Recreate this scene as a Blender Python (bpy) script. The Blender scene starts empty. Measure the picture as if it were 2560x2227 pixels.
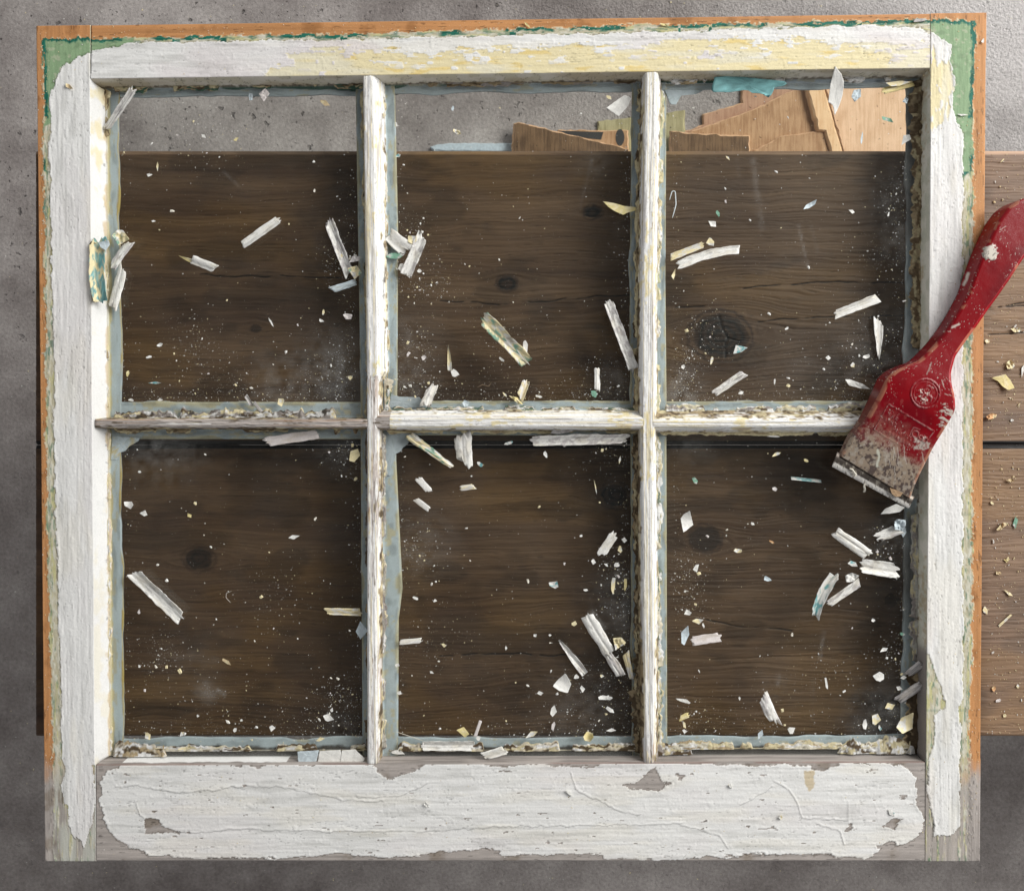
import bpy, math, random
import numpy as np
random.seed(7)
rng = np.random.default_rng(11)
S = bpy.context.scene
S.render.engine = 'CYCLES'
COL = S.collection

# ------------------------------------------------------------------ camera, light, exposure
K = 0.0003                 # metres per photo pixel on the face of the sash
CX, CY = 1280.0, 1113.5
H = 0.60                   # camera height above the face of the sash
cam_d = bpy.data.cameras.new('camera'); cam = bpy.data.objects.new('camera', cam_d); COL.objects.link(cam)
cam.location = (0, 0, H)
cam_d.sensor_width = 36; cam_d.lens = 36*H/(2560*K)
cam_d.clip_start = 0.01; cam_d.clip_end = 50
cam_d.dof.use_dof = True; cam_d.dof.focus_distance = H+0.01; cam_d.dof.aperture_fstop = 20.0
S.camera = cam
w = bpy.data.worlds.new('World'); S.world = w; w.use_nodes = True
nt = w.node_tree; nt.nodes.clear()
wo = nt.nodes.new('ShaderNodeOutputWorld'); bg = nt.nodes.new('ShaderNodeBackground')
tc = nt.nodes.new('ShaderNodeTexCoord'); dp = nt.nodes.new('ShaderNodeVectorMath'); dp.operation = 'DOT_PRODUCT'
dp.inputs[1].default_value = (0.62, 0.60, 0.50)
rp = nt.nodes.new('ShaderNodeValToRGB')
rp.color_ramp.elements[0].position = 0.0; rp.color_ramp.elements[0].color = (.33, .33, .34, 1)
rp.color_ramp.elements[1].position = 0.95; rp.color_ramp.elements[1].color = (1.0, .99, .97, 1)
e = rp.color_ramp.elements.new(0.55); e.color = (.30, .30, .30, 1)
nt.links.new(tc.outputs['Generated'], dp.inputs[0]); nt.links.new(dp.outputs['Value'], rp.inputs[0])
sz = nt.nodes.new('ShaderNodeSeparateXYZ'); nt.links.new(tc.outputs['Generated'], sz.inputs[0])
zr_ = nt.nodes.new('ShaderNodeMapRange'); zr_.interpolation_type = 'SMOOTHSTEP'   # dim ceiling straight above
for k_, v_ in zip(('From Min', 'From Max', 'To Min', 'To Max'), (.62, .90, 1.2, .14)): zr_.inputs[k_].default_value = v_
nt.links.new(sz.outputs['Z'], zr_.inputs['Value']); sc_ = nt.nodes.new('ShaderNodeVectorMath'); sc_.operation = 'SCALE'
nt.links.new(rp.outputs[0], sc_.inputs[0]); nt.links.new(zr_.outputs[0], sc_.inputs['Scale']); nt.links.new(sc_.outputs[0], bg.inputs[0]); bg.inputs[1].default_value = 1.08; nt.links.new(bg.outputs[0], wo.inputs[0])
ld = bpy.data.lights.new('door_light', 'AREA'); ld.shape = 'RECTANGLE'; ld.size = 1.7; ld.size_y = 1.1; ld.energy = 68
ld.color = (1.0, .985, .955)
lo = bpy.data.objects.new('door_light', ld); COL.objects.link(lo)
lo.location = (1.75, 1.05, 1.2)
from mathutils import Vector
lo.rotation_euler = (Vector((0.0, 0, -0.1))-Vector(lo.location)).to_track_quat('-Z', 'Y').to_euler()
S.view_settings.view_transform = 'Standard'; S.view_settings.look = 'None'
S.view_settings.exposure = 0.0; S.view_settings.gamma = 1.0; S.view_settings.use_curve_mapping = False

# ------------------------------------------------------------------ helpers
def W(px, py, z):
    f = (H-z)/H*K
    return (np.asarray(px)-CX)*f, -(np.asarray(py)-CY)*f, np.asarray(z)+0*np.asarray(px)
def XY(px, py):                       # plan position given in photo-pixel units of the sash plane
    return (px-CX)*K, -(py-CY)*K
_tab = np.random.default_rng(5).random((64, 128, 128)).astype(np.float32)*2-1
def vn(x, y, seed):
    t = _tab[seed % 64]
    xi = np.floor(x).astype(np.int64); yi = np.floor(y).astype(np.int64)
    fx = x-xi; fy = y-yi
    fx = fx*fx*fx*(fx*(fx*6-15)+10); fy = fy*fy*fy*(fy*(fy*6-15)+10)
    a = t[xi & 127, yi & 127]; b = t[(xi+1) & 127, yi & 127]; c = t[xi & 127, (yi+1) & 127]; d = t[(xi+1) & 127, (yi+1) & 127]
    return (a*(1-fx)+b*fx)*(1-fy)+(c*(1-fx)+d*fx)*fy
def fb(x, y, o=4, seed=0):
    x = np.asarray(x, dtype=np.float64); y = np.asarray(y, dtype=np.float64)
    r = 0; a = 1; s = 0
    for i in range(o):
        r = r+a*vn(x*(2**i)+i*17.3+seed*3.1, y*(2**i)+i*9.7+seed*7.7, seed*7+i); s += a; a *= .55
    return r/s*1.5
def ss(x, a, b):
    t = np.clip((x-a)/(b-a), 0, 1); return t*t*(3-2*t)
def mixc(a, b, m):
    m = np.asarray(m)[..., None]; return np.asarray(a)*(1-m)+np.asarray(b)*m
def sd(x, y, poly):                   # signed distance, positive inside
    d = np.full(x.shape, 1e18); ins = np.zeros(x.shape, bool); n = len(poly)
    for i in range(n):
        ax, ay = poly[i]; bx, by = poly[(i+1) % n]
        ex, ey = bx-ax, by-ay; wx, wy = x-ax, y-ay
        t = np.clip((wx*ex+wy*ey)/(ex*ex+ey*ey+1e-9), 0, 1)
        d = np.minimum(d, (wx-ex*t)**2+(wy-ey*t)**2)
        c = ((ay > y) != (by > y))
        if abs(by-ay) > 1e-9:
            ins ^= c & (x < (bx-ax)*(y-ay)/(by-ay)+ax)
    d = np.sqrt(d); return np.where(ins, d, -d)
def dline(x, y, pts):
    d = np.full(np.shape(x), 1e18)
    for (ax, ay), (bx, by) in zip(pts[:-1], pts[1:]):
        ex, ey = bx-ax, by-ay; wx, wy = x-ax, y-ay
        t = np.clip((wx*ex+wy*ey)/(ex*ex+ey*ey+1e-9), 0, 1)
        d = np.minimum(d, (wx-ex*t)**2+(wy-ey*t)**2)
    return np.sqrt(d)
def gq(U, V, close=False):
    i = np.arange(U-1)[:, None]; j = np.arange(V if close else V-1)[None, :]; j2 = (j+1) % V
    return np.stack([i*V+j, i*V+j2, (i+1)*V+j2, (i+1)*V+j], -1).reshape(-1, 4)
def mesh(name, co, faces, col=None, extra=None, smooth=True):
    me = bpy.data.meshes.new(name); co = np.asarray(co, dtype=np.float32).reshape(-1, 3)
    if isinstance(faces, np.ndarray):
        n = faces.shape[1]; me.vertices.add(len(co)); me.vertices.foreach_set('co', co.ravel())
        me.loops.add(faces.size); me.loops.foreach_set('vertex_index', faces.ravel().astype(np.int32))
        me.polygons.add(len(faces)); me.polygons.foreach_set('loop_start', (np.arange(len(faces))*n).astype(np.int32))
        try: me.polygons.foreach_set('loop_total', np.full(len(faces), n, dtype=np.int32))
        except Exception: pass
        me.update(calc_edges=True)
    else:
        me.from_pydata([tuple(c) for c in co.tolist()], [], faces); me.update()
    if smooth: me.polygons.foreach_set('use_smooth', np.ones(len(me.polygons), bool))
    if col is not None:
        ca = me.color_attributes.new('Col', 'FLOAT_COLOR', 'POINT')
        c4 = np.ones((len(co), 4), dtype=np.float32); c4[:, :3] = np.clip(np.asarray(col).reshape(-1, 3), 0.002, .9)
        ca.data.foreach_set('color', c4.ravel())
    if extra is not None:
        for k, v in extra.items():
            a = me.attributes.new(k, 'FLOAT', 'POINT'); a.data.foreach_set('value', np.asarray(v, dtype=np.float32).ravel())
    return me
def obj(name, me, mat=None, parent=None, loc=None):
    o = bpy.data.objects.new(name, me); COL.objects.link(o)
    if mat is not None and me is not None and len(me.materials) == 0: me.materials.append(mat)
    if parent is not None: o.parent = parent
    if loc is not None: o.location = loc
    return o
def tag(o, label=None, cat=None, group=None, kind=None):
    if label: o['label'] = label
    if cat: o['category'] = cat
    if group: o['group'] = group
    if kind: o['kind'] = kind
    return o
def fixn(me):                          # consistent outward normals
    import bmesh
    bm = bmesh.new(); bm.from_mesh(me); bmesh.ops.recalc_face_normals(bm, faces=bm.faces); bm.to_mesh(me); bm.free(); return me

# ------------------------------------------------------------------ materials
def mat_new(n):
    m = bpy.data.materials.new(n); m.use_nodes = True; t = m.node_tree; t.nodes.clear()
    out = t.nodes.new('ShaderNodeOutputMaterial'); return m, t, out
def mat_attr(name, rough=.6, spec=.35, metal=0, bump=.15, scale=1400, var=.12, coat=0, stretch=(1, 1, 1), bd=.0003):
    m, t, out = mat_new(name); N = t.nodes.new; L = t.links.new
    b = N('ShaderNodeBsdfPrincipled'); at = N('ShaderNodeAttribute'); at.attribute_name = 'Col'
    tcn = N('ShaderNodeTexCoord'); mp = N('ShaderNodeMapping'); mp.inputs['Scale'].default_value = stretch
    L(tcn.outputs['Object'], mp.inputs[0])
    n1 = N('ShaderNodeTexNoise'); n1.inputs['Scale'].default_value = scale; n1.inputs['Detail'].default_value = 5; n1.inputs['Roughness'].default_value = .65
    L(mp.outputs[0], n1.inputs['Vector'])
    mr = N('ShaderNodeMapRange'); mr.inputs['From Min'].default_value = .25; mr.inputs['From Max'].default_value = .75
    mr.inputs['To Min'].default_value = 1-var; mr.inputs['To Max'].default_value = 1+var; L(n1.outputs['Fac'], mr.inputs['Value'])
    vm = N('ShaderNodeVectorMath'); vm.operation = 'SCALE'; L(at.outputs['Color'], vm.inputs[0]); L(mr.outputs[0], vm.inputs['Scale'])
    L(vm.outputs[0], b.inputs['Base Color'])
    b.inputs['Roughness'].default_value = rough; b.inputs['Specular IOR Level'].default_value = spec; b.inputs['Metallic'].default_value = metal
    b.inputs['Coat Weight'].default_value = coat; b.inputs['Coat Roughness'].default_value = .2
    bp = N('ShaderNodeBump'); bp.inputs['Strength'].default_value = bump; bp.inputs['Distance'].default_value = bd
    L(n1.outputs['Fac'], bp.inputs['Height']); L(bp.outputs[0], b.inputs['Normal'])
    L(b.outputs[0], out.inputs[0]); return m
M_paint = mat_attr('layered_old_paint', .62, .25, bump=.3, scale=1000, var=.10)
M_chip = mat_attr('paint_chip', .65, .2, bump=.6, scale=1100, var=.12)
M_wood = mat_attr('weathered_board', .6, .3, bump=.5, scale=420, var=.12, stretch=(.12, 1, 1))
M_red = mat_attr('worn_red_plastic', .27, .22, bump=.12, scale=1300, var=.08)
M_metal = mat_attr('scratched_steel', .42, .5, metal=.6, bump=.3, scale=900, var=.2)
M_dust = mat_attr('dust_grain', .8, .1, bump=0, scale=300, var=.15)

def mat_glass():
    m, t, out = mat_new('dusty_window_glass'); N = t.nodes.new; L = t.links.new
    tr = N('ShaderNodeBsdfTransparent'); tr.inputs[0].default_value = (.955, .965, .95, 1)
    gl = N('ShaderNodeBsdfGlossy'); gl.inputs['Roughness'].default_value = .03
    fr = N('ShaderNodeFresnel'); fr.inputs[0].default_value = 1.35
    mx = N('ShaderNodeMixShader'); L(fr.outputs[0], mx.inputs[0]); L(tr.outputs[0], mx.inputs[1]); L(gl.outputs[0], mx.inputs[2])
    df = N('ShaderNodeBsdfDiffuse'); df.inputs[0].default_value = (.62, .62, .6, 1)
    at = N('ShaderNodeAttribute'); at.attribute_name = 'grime'
    tcn = N('ShaderNodeTexCoord'); n1 = N('ShaderNodeTexNoise'); n1.inputs['Scale'].default_value = 1500; n1.inputs['Detail'].default_value = 4
    n1.inputs['Roughness'].default_value = .8; L(tcn.outputs['Object'], n1.inputs['Vector'])
    mr = N('ShaderNodeMapRange'); mr.inputs['From Min'].default_value = .5; mr.inputs['From Max'].default_value = .72
    mr.inputs['To Min'].default_value = .35; mr.inputs['To Max'].default_value = 2.6; L(n1.outputs['Fac'], mr.inputs['Value'])
    mu = N('ShaderNodeMath'); mu.operation = 'MULTIPLY'; mu.use_clamp = True; L(at.outputs['Fac'], mu.inputs[0]); L(mr.outputs[0], mu.inputs[1])
    m2 = N('ShaderNodeMixShader'); L(mu.outputs[0], m2.inputs[0]); L(mx.outputs[0], m2.inputs[1]); L(df.outputs[0], m2.inputs[2])
    L(m2.outputs[0], out.inputs[0]); return m
M_glass = mat_glass()

def mat_concrete():
    m, t, out = mat_new('concrete_floor'); N = t.nodes.new; L = t.links.new
    b = N('ShaderNodeBsdfPrincipled'); tcn = N('ShaderNodeTexCoord')
    def noise(sc, det=4, ro=.6):
        n = N('ShaderNodeTexNoise'); n.inputs['Scale'].default_value = sc; n.inputs['Detail'].default_value = det; n.inputs['Roughness'].default_value = ro
        L(tcn.outputs['Object'], n.inputs['Vector']); return n
    def mr(src, a, b_, c, d, sm=True):
        r = N('ShaderNodeMapRange'); r.interpolation_type = 'SMOOTHSTEP' if sm else 'LINEAR'
        for k, v in zip(('From Min', 'From Max', 'To Min', 'To Max'), (a, b_, c, d)): r.inputs[k].default_value = v
        L(src, r.inputs['Value']); return r.outputs[0]
    def mth(op, a, b_):
        n = N('ShaderNodeMath'); n.operation = op
        for i, v in enumerate((a, b_)):
            if isinstance(v, (int, float)): n.inputs[i].default_value = v
            else: L(v, n.inputs[i])
        return n.outputs[0]
    big = noise(2.2, 5, .6); mid = noise(14, 6, .65); grit = noise(230, 5, .7); pit = noise(75, 3, .55); pit2 = noise(170, 2, .5)
    rp = N('ShaderNodeValToRGB'); cr = rp.color_ramp
    cr.elements[0].position = .38; cr.elements[0].color = (.19, .166, .157, 1)
    cr.elements[1].position = .62; cr.elements[1].color = (.47, .435, .415, 1)
    s1 = mth('ADD', mth('MULTIPLY', big.outputs['Fac'], .6), mth('MULTIPLY', mid.outputs['Fac'], .4)); L(s1, rp.inputs[0])
    # rough broom-finished top right, with the light falling there painted in; smooth trowelled elsewhere
    sx = N('ShaderNodeSeparateXYZ'); L(tcn.outputs['Object'], sx.inputs[0])
    g = mth('ADD', mth('MULTIPLY', sx.outputs['X'], .8), sx.outputs['Y'])
    g = mth('ADD', g, mth('MULTIPLY', mid.outputs['Fac'], .2))
    rough = mr(g, .85, 1.25, 0, 1)
    up = mr(sx.outputs['Y'], .0, .35, .25, 1)
    pm = mth('MULTIPLY', mr(pit.outputs['Fac'], .655, .73, 0, 1), up); pm2 = mth('MULTIPLY', mr(pit2.outputs['Fac'], .68, .75, 0, 1), up)
    pall = mth('MAXIMUM', pm, pm2)
    mc = N('ShaderNodeMix'); mc.data_type = 'RGBA'; L(mth('MULTIPLY', pall, .6), mc.inputs['Factor']); L(rp.outputs[0], mc.inputs[6]); mc.inputs[7].default_value = (.075, .068, .062, 1)
    lt = N('ShaderNodeMix'); lt.data_type = 'RGBA'; L(mth('MULTIPLY', rough, .8), lt.inputs['Factor']); L(mc.outputs[2], lt.inputs[6]); lt.inputs[7].default_value = (.78, .75, .74, 1)  # brightness of the lit top right put into the base colour
    gv = mr(grit.outputs['Fac'], .3, .7, .75, 1.22, False)
    vm = N('ShaderNodeVectorMath'); vm.operation = 'SCALE'; L(lt.outputs[2], vm.inputs[0]); L(gv, vm.inputs['Scale'])
    L(vm.outputs[0], b.inputs['Base Color']); b.inputs['Roughness'].default_value = .85; b.inputs['Specular IOR Level'].default_value = .2
    hh = mth('SUBTRACT', mth('MULTIPLY', grit.outputs['Fac'], mr(g, .45, 1.0, .5, 3.0)), mth('MULTIPLY', pall, 1.2))
    bp = N('ShaderNodeBump'); bp.inputs['Strength'].default_value = .8; bp.inputs['Distance'].default_value = .0035
    L(hh, bp.inputs['Height']); L(bp.outputs[0], b.inputs['Normal']); L(b.outputs[0], out.inputs[0]); return m
M_conc = mat_concrete()

def mat_ply(name, c1, c2, rot=0, stamp=None):
    m, t, out = mat_new(name); N = t.nodes.new; L = t.links.new
    b = N('ShaderNodeBsdfPrincipled'); tcn = N('ShaderNodeTexCoord'); mp = N('ShaderNodeMapping'); mp.inputs['Scale'].default_value = (1, .06, 1)
    mp.inputs['Rotation'].default_value = (0, 0, rot); L(tcn.outputs['Object'], mp.inputs[0])
    n = N('ShaderNodeTexNoise'); n.inputs['Scale'].default_value = 330; n.inputs['Detail'].default_value = 6; n.inputs['Roughness'].default_value = .7; L(mp.outputs[0], n.inputs['Vector'])
    n2 = N('ShaderNodeTexNoise'); n2.inputs['Scale'].default_value = 45; n2.inputs['Detail'].default_value = 3; L(tcn.outputs['Object'], n2.inputs['Vector'])
    n3 = N('ShaderNodeTexNoise'); n3.inputs['Scale'].default_value = 160; n3.inputs['Detail'].default_value = 2; L(tcn.outputs['Object'], n3.inputs['Vector'])
    rp = N('ShaderNodeValToRGB'); rp.color_ramp.elements[0].position = .35; rp.color_ramp.elements[0].color = (*c2, 1)
    rp.color_ramp.elements[1].position = .62; rp.color_ramp.elements[1].color = (*c1, 1)
    ad = N('ShaderNodeMath'); ad.operation = 'MULTIPLY_ADD'; ad.inputs[1].default_value = .6; L(n2.outputs['Fac'], ad.inputs[0])
    mm = N('ShaderNodeMath'); mm.operation = 'MULTIPLY_ADD'; mm.inputs[1].default_value = 1.3; mm.inputs[2].default_value = -.45; L(n.outputs['Fac'], mm.inputs[0])
    L(mm.outputs[0], ad.inputs[2]); L(ad.outputs[0], rp.inputs[0])
    mrr = N('ShaderNodeMapRange'); mrr.inputs['From Min'].default_value = .69; mrr.inputs['From Max'].default_value = .75; L(n3.outputs['Fac'], mrr.inputs['Value'])
    mc = N('ShaderNodeMix'); mc.data_type = 'RGBA'; L(mrr.outputs[0], mc.inputs['Factor']); L(rp.outputs[0], mc.inputs[6]); mc.inputs[7].default_value = (c2[0]*.25, c2[1]*.22, c2[2]*.2, 1)
    L(mc.outputs[2], b.inputs['Base Color']); b.inputs['Roughness'].default_value = .7; b.inputs['Specular IOR Level'].default_value = .2
    bp = N('ShaderNodeBump'); bp.inputs['Strength'].default_value = .4; bp.inputs['Distance'].default_value = .001; L(n.outputs['Fac'], bp.inputs['Height']); L(bp.outputs[0], b.inputs['Normal'])
    L(b.outputs[0], out.inputs[0]); return m
def mat_flat(name, c, rough=.6):
    m, t, out = mat_new(name); N = t.nodes.new; L = t.links.new
    b = N('ShaderNodeBsdfPrincipled'); tcn = N('ShaderNodeTexCoord'); n = N('ShaderNodeTexNoise'); n.inputs['Scale'].default_value = 300; n.inputs['Detail'].default_value = 5
    L(tcn.outputs['Object'], n.inputs['Vector'])
    rp = N('ShaderNodeValToRGB'); rp.color_ramp.elements[0].position = .3; rp.color_ramp.elements[0].color = tuple(v*.75 for v in c)+(1,)
    rp.color_ramp.elements[1].position = .7; rp.color_ramp.elements[1].color = (*c, 1); L(n.outputs['Fac'], rp.inputs[0]); L(rp.outputs[0], b.inputs['Base Color'])
    b.inputs['Roughness'].default_value = rough; L(b.outputs[0], out.inputs[0]); return m

WHITE = np.array((.775, .772, .755)); CREAM = np.array((.76, .67, .42)); TAN = np.array((.42, .33, .20)); BROWN = np.array((.10, .07, .04))
GREYW = np.array((.30, .27, .25)); BLUE = np.array((.52, .59, .64)); LGREEN = np.array((.25, .37, .21)); DGREEN = np.array((.012, .13, .09))
TEAL = np.array((.15, .33, .34)); ORANGE = np.array((.52, .25, .10)); DIRT = np.array((.035, .03, .025)); PALEG = np.array((.50, .50, .32))

# ------------------------------------------------------------------ floor
FZ = -0.50
fl = mesh('floor', [(-6, -6, FZ), (6, -6, FZ), (6, 6, FZ), (-6, 6, FZ)], [(0, 1, 2, 3)], smooth=False)
tag(obj('floor', fl, M_conc), kind='structure')

# ------------------------------------------------------------------ bench of two planks
BZ = -0.0362
def zf(z): return (H-z)/H
bs = zf(BZ)
def toW(p, c, z): return c+(p-c)*zf(z)
KN = [  # screen x, y, radius of knots
    (1802, 840, 56, 1.0), (1268, 708, 19, .9), (1482, 531, 17, .8), (498, 1397, 28, .7), (1536, 1238, 28, .9), (1763, 1347, 34, .6), (640, 820, 12, .5), (2230, 1500, 16, .5)]
CR = [[(1860, 719), (2030, 706), (2330, 708)], [(1895, 806), (1960, 796), (2250, 790), (2700, 745)], [(1100, 752), (1250, 760), (1500, 742), (1600, 738)],
      [(500, 688), (820, 692), (1000, 697)], [(1764, 1550), (1850, 1565), (1990, 1575)], [(1690, 770), (1760, 768)], [(1100, 1640), (1250, 1632), (1450, 1640)],
      [(2470, 766), (2700, 766)], [(2470, 834), (2700, 832)]]
def board_col(x, y, seed):            # x, y plan coordinates in photo pixels
    g = y.copy(); wob = 10*fb(x/500, y/160, 3, seed)+2.5*fb(x/120, y/30, 2, seed+1)
    kh = np.zeros_like(x); kn = np.zeros_like(x); kd = np.full_like(x, 9e9)
    for kx, ky, r, st in KN:
        kx = toW(kx, CX, BZ); ky = toW(ky, CY, BZ)
        dx = (x-kx)/1.25; dy = y-ky; d = np.sqrt(dx*dx+dy*dy)+1e-6
        g = g-np.sign(dy)*r*1.15*np.exp(-(d/(r*1.9))**1.4)*np.minimum(1, np.abs(dy)/(r*.35)) * (d > 0)
        ir = d+3*fb(x/14, y/14, 2, 9)
        kh = np.maximum(kh, np.exp(-(np.maximum(d-r, 0)/(r*.45))**2)*(.5+.5*np.sin(d/2.6+2*fb(x/20, y/20, 2, 8)))*st); kn = np.maximum(kn, ss(ir, r*1.12, r*.86)*min(1, st*1.25)); kd = np.minimum(kd, np.where(d < r*1.2, d, 9e9))
    g = g+wob*1.5
    f1 = fb(x/420, g/9, 4, seed+2); f2 = fb(x/160, g/3.2, 3, seed+3); f3 = fb(x/900, g/34, 3, seed+4); st = fb(x/60, g/2.2, 3, seed+5)
    v = .50+.09*f1+.02*f2+.30*f3+.22*fb(x/240, y/110, 3, seed+12)
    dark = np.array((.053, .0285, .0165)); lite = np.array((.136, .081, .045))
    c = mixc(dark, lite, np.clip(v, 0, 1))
    blot = ss(fb(x/200, y/90, 4, seed+6), .15, .6); c = c*(1-.33*blot[..., None])
    ol = ss(fb(x/260, y/160, 3, seed+8), .0, .6); c = mixc(c, c*np.array((1.15, 1.10, .86)), ol)
    c = mixc(c, dark*.4, ss(st, .72, .98)*.35)
    pale_right = ss(x+60*fb(x/80, y/30, 3, seed+7), 1500, 2900); c = mixc(c, c*1.25+np.array((.010, .008, .007)), pale_right)  # wood gets gradually lighter towards the right
    wx = ss(x, toW(2445, CX, BZ)-30, toW(2445, CX, BZ)+45)  # end clear of the sash: dusted, and painted lighter as unshaded by it
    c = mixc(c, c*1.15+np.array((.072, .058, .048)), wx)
    c = mixc(c, np.array((.005, .004, .0035))*(1+.6*fb(kd/3.5, x*0, 2, 3))[..., None], kn)
    c = mixc(c, dark*.55, ss(kh, .0, .8)*.85)
    h = .25e-3*f2+.25e-3*f1-.35e-3*ss(st, .55, .85)
    for L_ in CR:
        Lw = [(toW(a, CX, BZ), toW(b, CY, BZ)) for a, b in L_]
        d = dline(x, y+3*fb(x/40, y*0, 2, 4), Lw); m = ss(d, 2.4, .6)*ss(fb(x/30, y/30, 2, 12), -.7, -.2); c = mixc(c, np.array((.012, .008, .006)), m); h = h-1.0e-3*m
    for kx, ky, r, st2 in KN[:1]:
        kx = toW(kx, CX, BZ); ky = toW(ky, CY, BZ)
        d = dline(x, y, [(kx-5, ky-55), (kx+4, ky-20), (kx+18, ky+5), (kx+48, ky+14)]); d = np.minimum(d, dline(x, y, [(kx+18, ky+5), (kx+10, ky+30), (kx+14, ky+58)]))
        m = ss(d, 2.5, .8); c = mixc(c, np.array((.006, .005, .005)), m); h = h-1.0e-3*m
    return c, h
bench = obj('plank_bench', None, None, None, (0.1, 0, FZ))
tag(bench, 'dark brown weathered plank bench on which the old window sash lies', 'bench')
def plank(y0s, y1s, seed):
    y0, y1 = toW(y0s, CY, BZ), toW(y1s, CY, BZ); x0 = toW(90, CX, BZ)
    xs = np.concatenate([np.arange(x0, 2760, 4.0), np.arange(2760, 6900, 60)])
    T = .038/K; r = 9
    st = [(y0, -T), (y0, -T/2)]+[(y0+r-r*math.cos(a), -r+r*math.sin(a)) for a in np.linspace(0, math.pi/2, 7)]
    st += [(y, 0) for y in np.arange(y0+r+1.5, y1-r-1, 2.0)]
    st += [(y1-r+r*math.cos(a), -r+r*math.sin(a)) for a in np.linspace(math.pi/2, 0, 7)]+[(y1, -T/2), (y1, -T)]
    B = np.array([s[0] for s in st]); Z = np.array([s[1] for s in st])
    X, Y = np.meshgrid(xs, B, indexing='ij'); ZZ = np.broadcast_to(Z*K, X.shape).copy()
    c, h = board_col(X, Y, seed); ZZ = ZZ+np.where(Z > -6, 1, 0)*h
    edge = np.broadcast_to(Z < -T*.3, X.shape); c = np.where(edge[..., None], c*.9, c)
    lip = np.broadcast_to((Z > -T*.3) & (B < y0+r+2), X.shape); c = np.where(lip[..., None], c*2.2+.03, c)  # rounded upper edge lightened: the light it catches is painted in
    gap_shade = ss(np.abs(Y-toW(1112, CY, BZ)), 12.5, 9.5); c = mixc(c, np.array((.006, .005, .005)), gap_shade)  # shade in the gap between the planks painted as a black band
    # end walls
    X = np.vstack([X[:1], X, X[-1:]]); Y = np.vstack([Y[:1], Y, Y[-1:]]); ZZ = np.vstack([np.full_like(ZZ[:1], -.038), ZZ, np.full_like(ZZ[:1], -.038)])
    c = np.concatenate([c[:1], c, c[-1:]])
    wx, wy = XY(X, Y); co = np.stack([wx-.1, wy, ZZ+BZ-FZ], -1)
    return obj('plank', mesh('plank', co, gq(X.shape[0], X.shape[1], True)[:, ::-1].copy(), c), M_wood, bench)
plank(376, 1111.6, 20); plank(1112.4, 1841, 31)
# hidden trestle legs and cleats under the planks
def boxm(name, x0, y0, z0, x1, y1, z1):
    v = [(x, y, z) for z in (z0, z1) for y in (y0, y1) for x in (x0, x1)]
    f = [(0, 2, 3, 1), (4, 5, 7, 6), (0, 1, 5, 4), (2, 6, 7, 3), (0, 4, 6, 2), (1, 3, 7, 5)]
    return mesh(name, v, f, np.tile((.10, .07, .05), (8, 1)), smooth=False)
for lx in (-.30, 1.5):
    obj('cleat', boxm('cleat', lx-.1, -.20, BZ-.038-.0305-FZ, lx-.1+.06, .20, BZ-.0385-FZ), M_wood, bench)
    for ly in (-.17, .13): obj('leg', boxm('leg', lx-.1+.005, ly, .0, lx-.1+.055, ly+.04, BZ-.0695-FZ), M_wood, bench)

# ------------------------------------------------------------------ window sash
sash = obj('window_sash', None, None, None, (0, 0, 0))
tag(sash, 'old wooden six pane window sash with peeling white, cream and green paint', 'window')
Pg = [(108, 97), (300, 96), (860, 86), (1270, 74), (1700, 62), (2035, 57), (2325, 50), (2438, 52), (2438, 90), (2432, 268), (2432, 560), (2430, 740), (2430, 1360), (2428, 1700), (2420, 1800), (2424, 2200), (139, 2200), (134, 1900), (121, 1477), (117, 1000), (112, 600), (110, 300)]
Pw = [(126, 293), (121, 251), (138, 201), (167, 159), (209, 138), (259, 121), (318, 110), (418, 108), (860, 100), (1200, 92), (1478, 86), (1700, 80), (2035, 69), (2202, 65), (2307, 73), (2328, 84), (2378, 113), (2374, 155), (2390, 209), (2378, 272), (2407, 335), (2407, 398), (2405, 740), (2407, 1360), (2407, 1749), (2395, 1766), (2403, 1833), (2399, 1895), (2399, 2063), (2386, 2084), (2336, 2088), (2328, 2021), (2319, 1979), (2323, 1895), (2336, 1833), (2332, 1787), (2365, 1766), (2344, 1690), (2319, 1636), (2270, 1600), (2270, 330), (280, 330), (280, 1905), (230, 1912), (241, 1971), (230, 2054), (209, 2113), (180, 2084), (169, 2012), (155, 2008), (153, 1958), (161, 1929), (157, 1900), (146, 1490), (138, 1284), (136, 991), (134, 740), (130, 711), (126, 502), (123, 377)]
Pb = [(259, 1942), (285, 1921), (356, 1912), (460, 1914), (645, 1917), (860, 1911), (930, 1915), (950, 1935), (965, 1952), (988, 1950), (1038, 1925), (1068, 1912), (1206, 1914), (1227, 1921), (1352, 1914), (1478, 1921), (1520, 1912), (1561, 1908), (1700, 1912), (1972, 1916), (2060, 1931), (2106, 1912), (2252, 1914), (2286, 1942), (2286, 2013), (2309, 2050), (2300, 2075), (2257, 2105), (2200, 2118), (2160, 2145), (2119, 2134), (2077, 2132), (1990, 2128), (1867, 2130), (1700, 2142), (1674, 2142), (1515, 2142), (1511, 2130), (1402, 2126), (1260, 2134), (1252, 2117), (1185, 2115), (1059, 2130), (955, 2138), (850, 2126), (711, 2140), (523, 2140), (377, 2134), (293, 2092), (268, 2055), (255, 2004), (255, 1958)]
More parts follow.
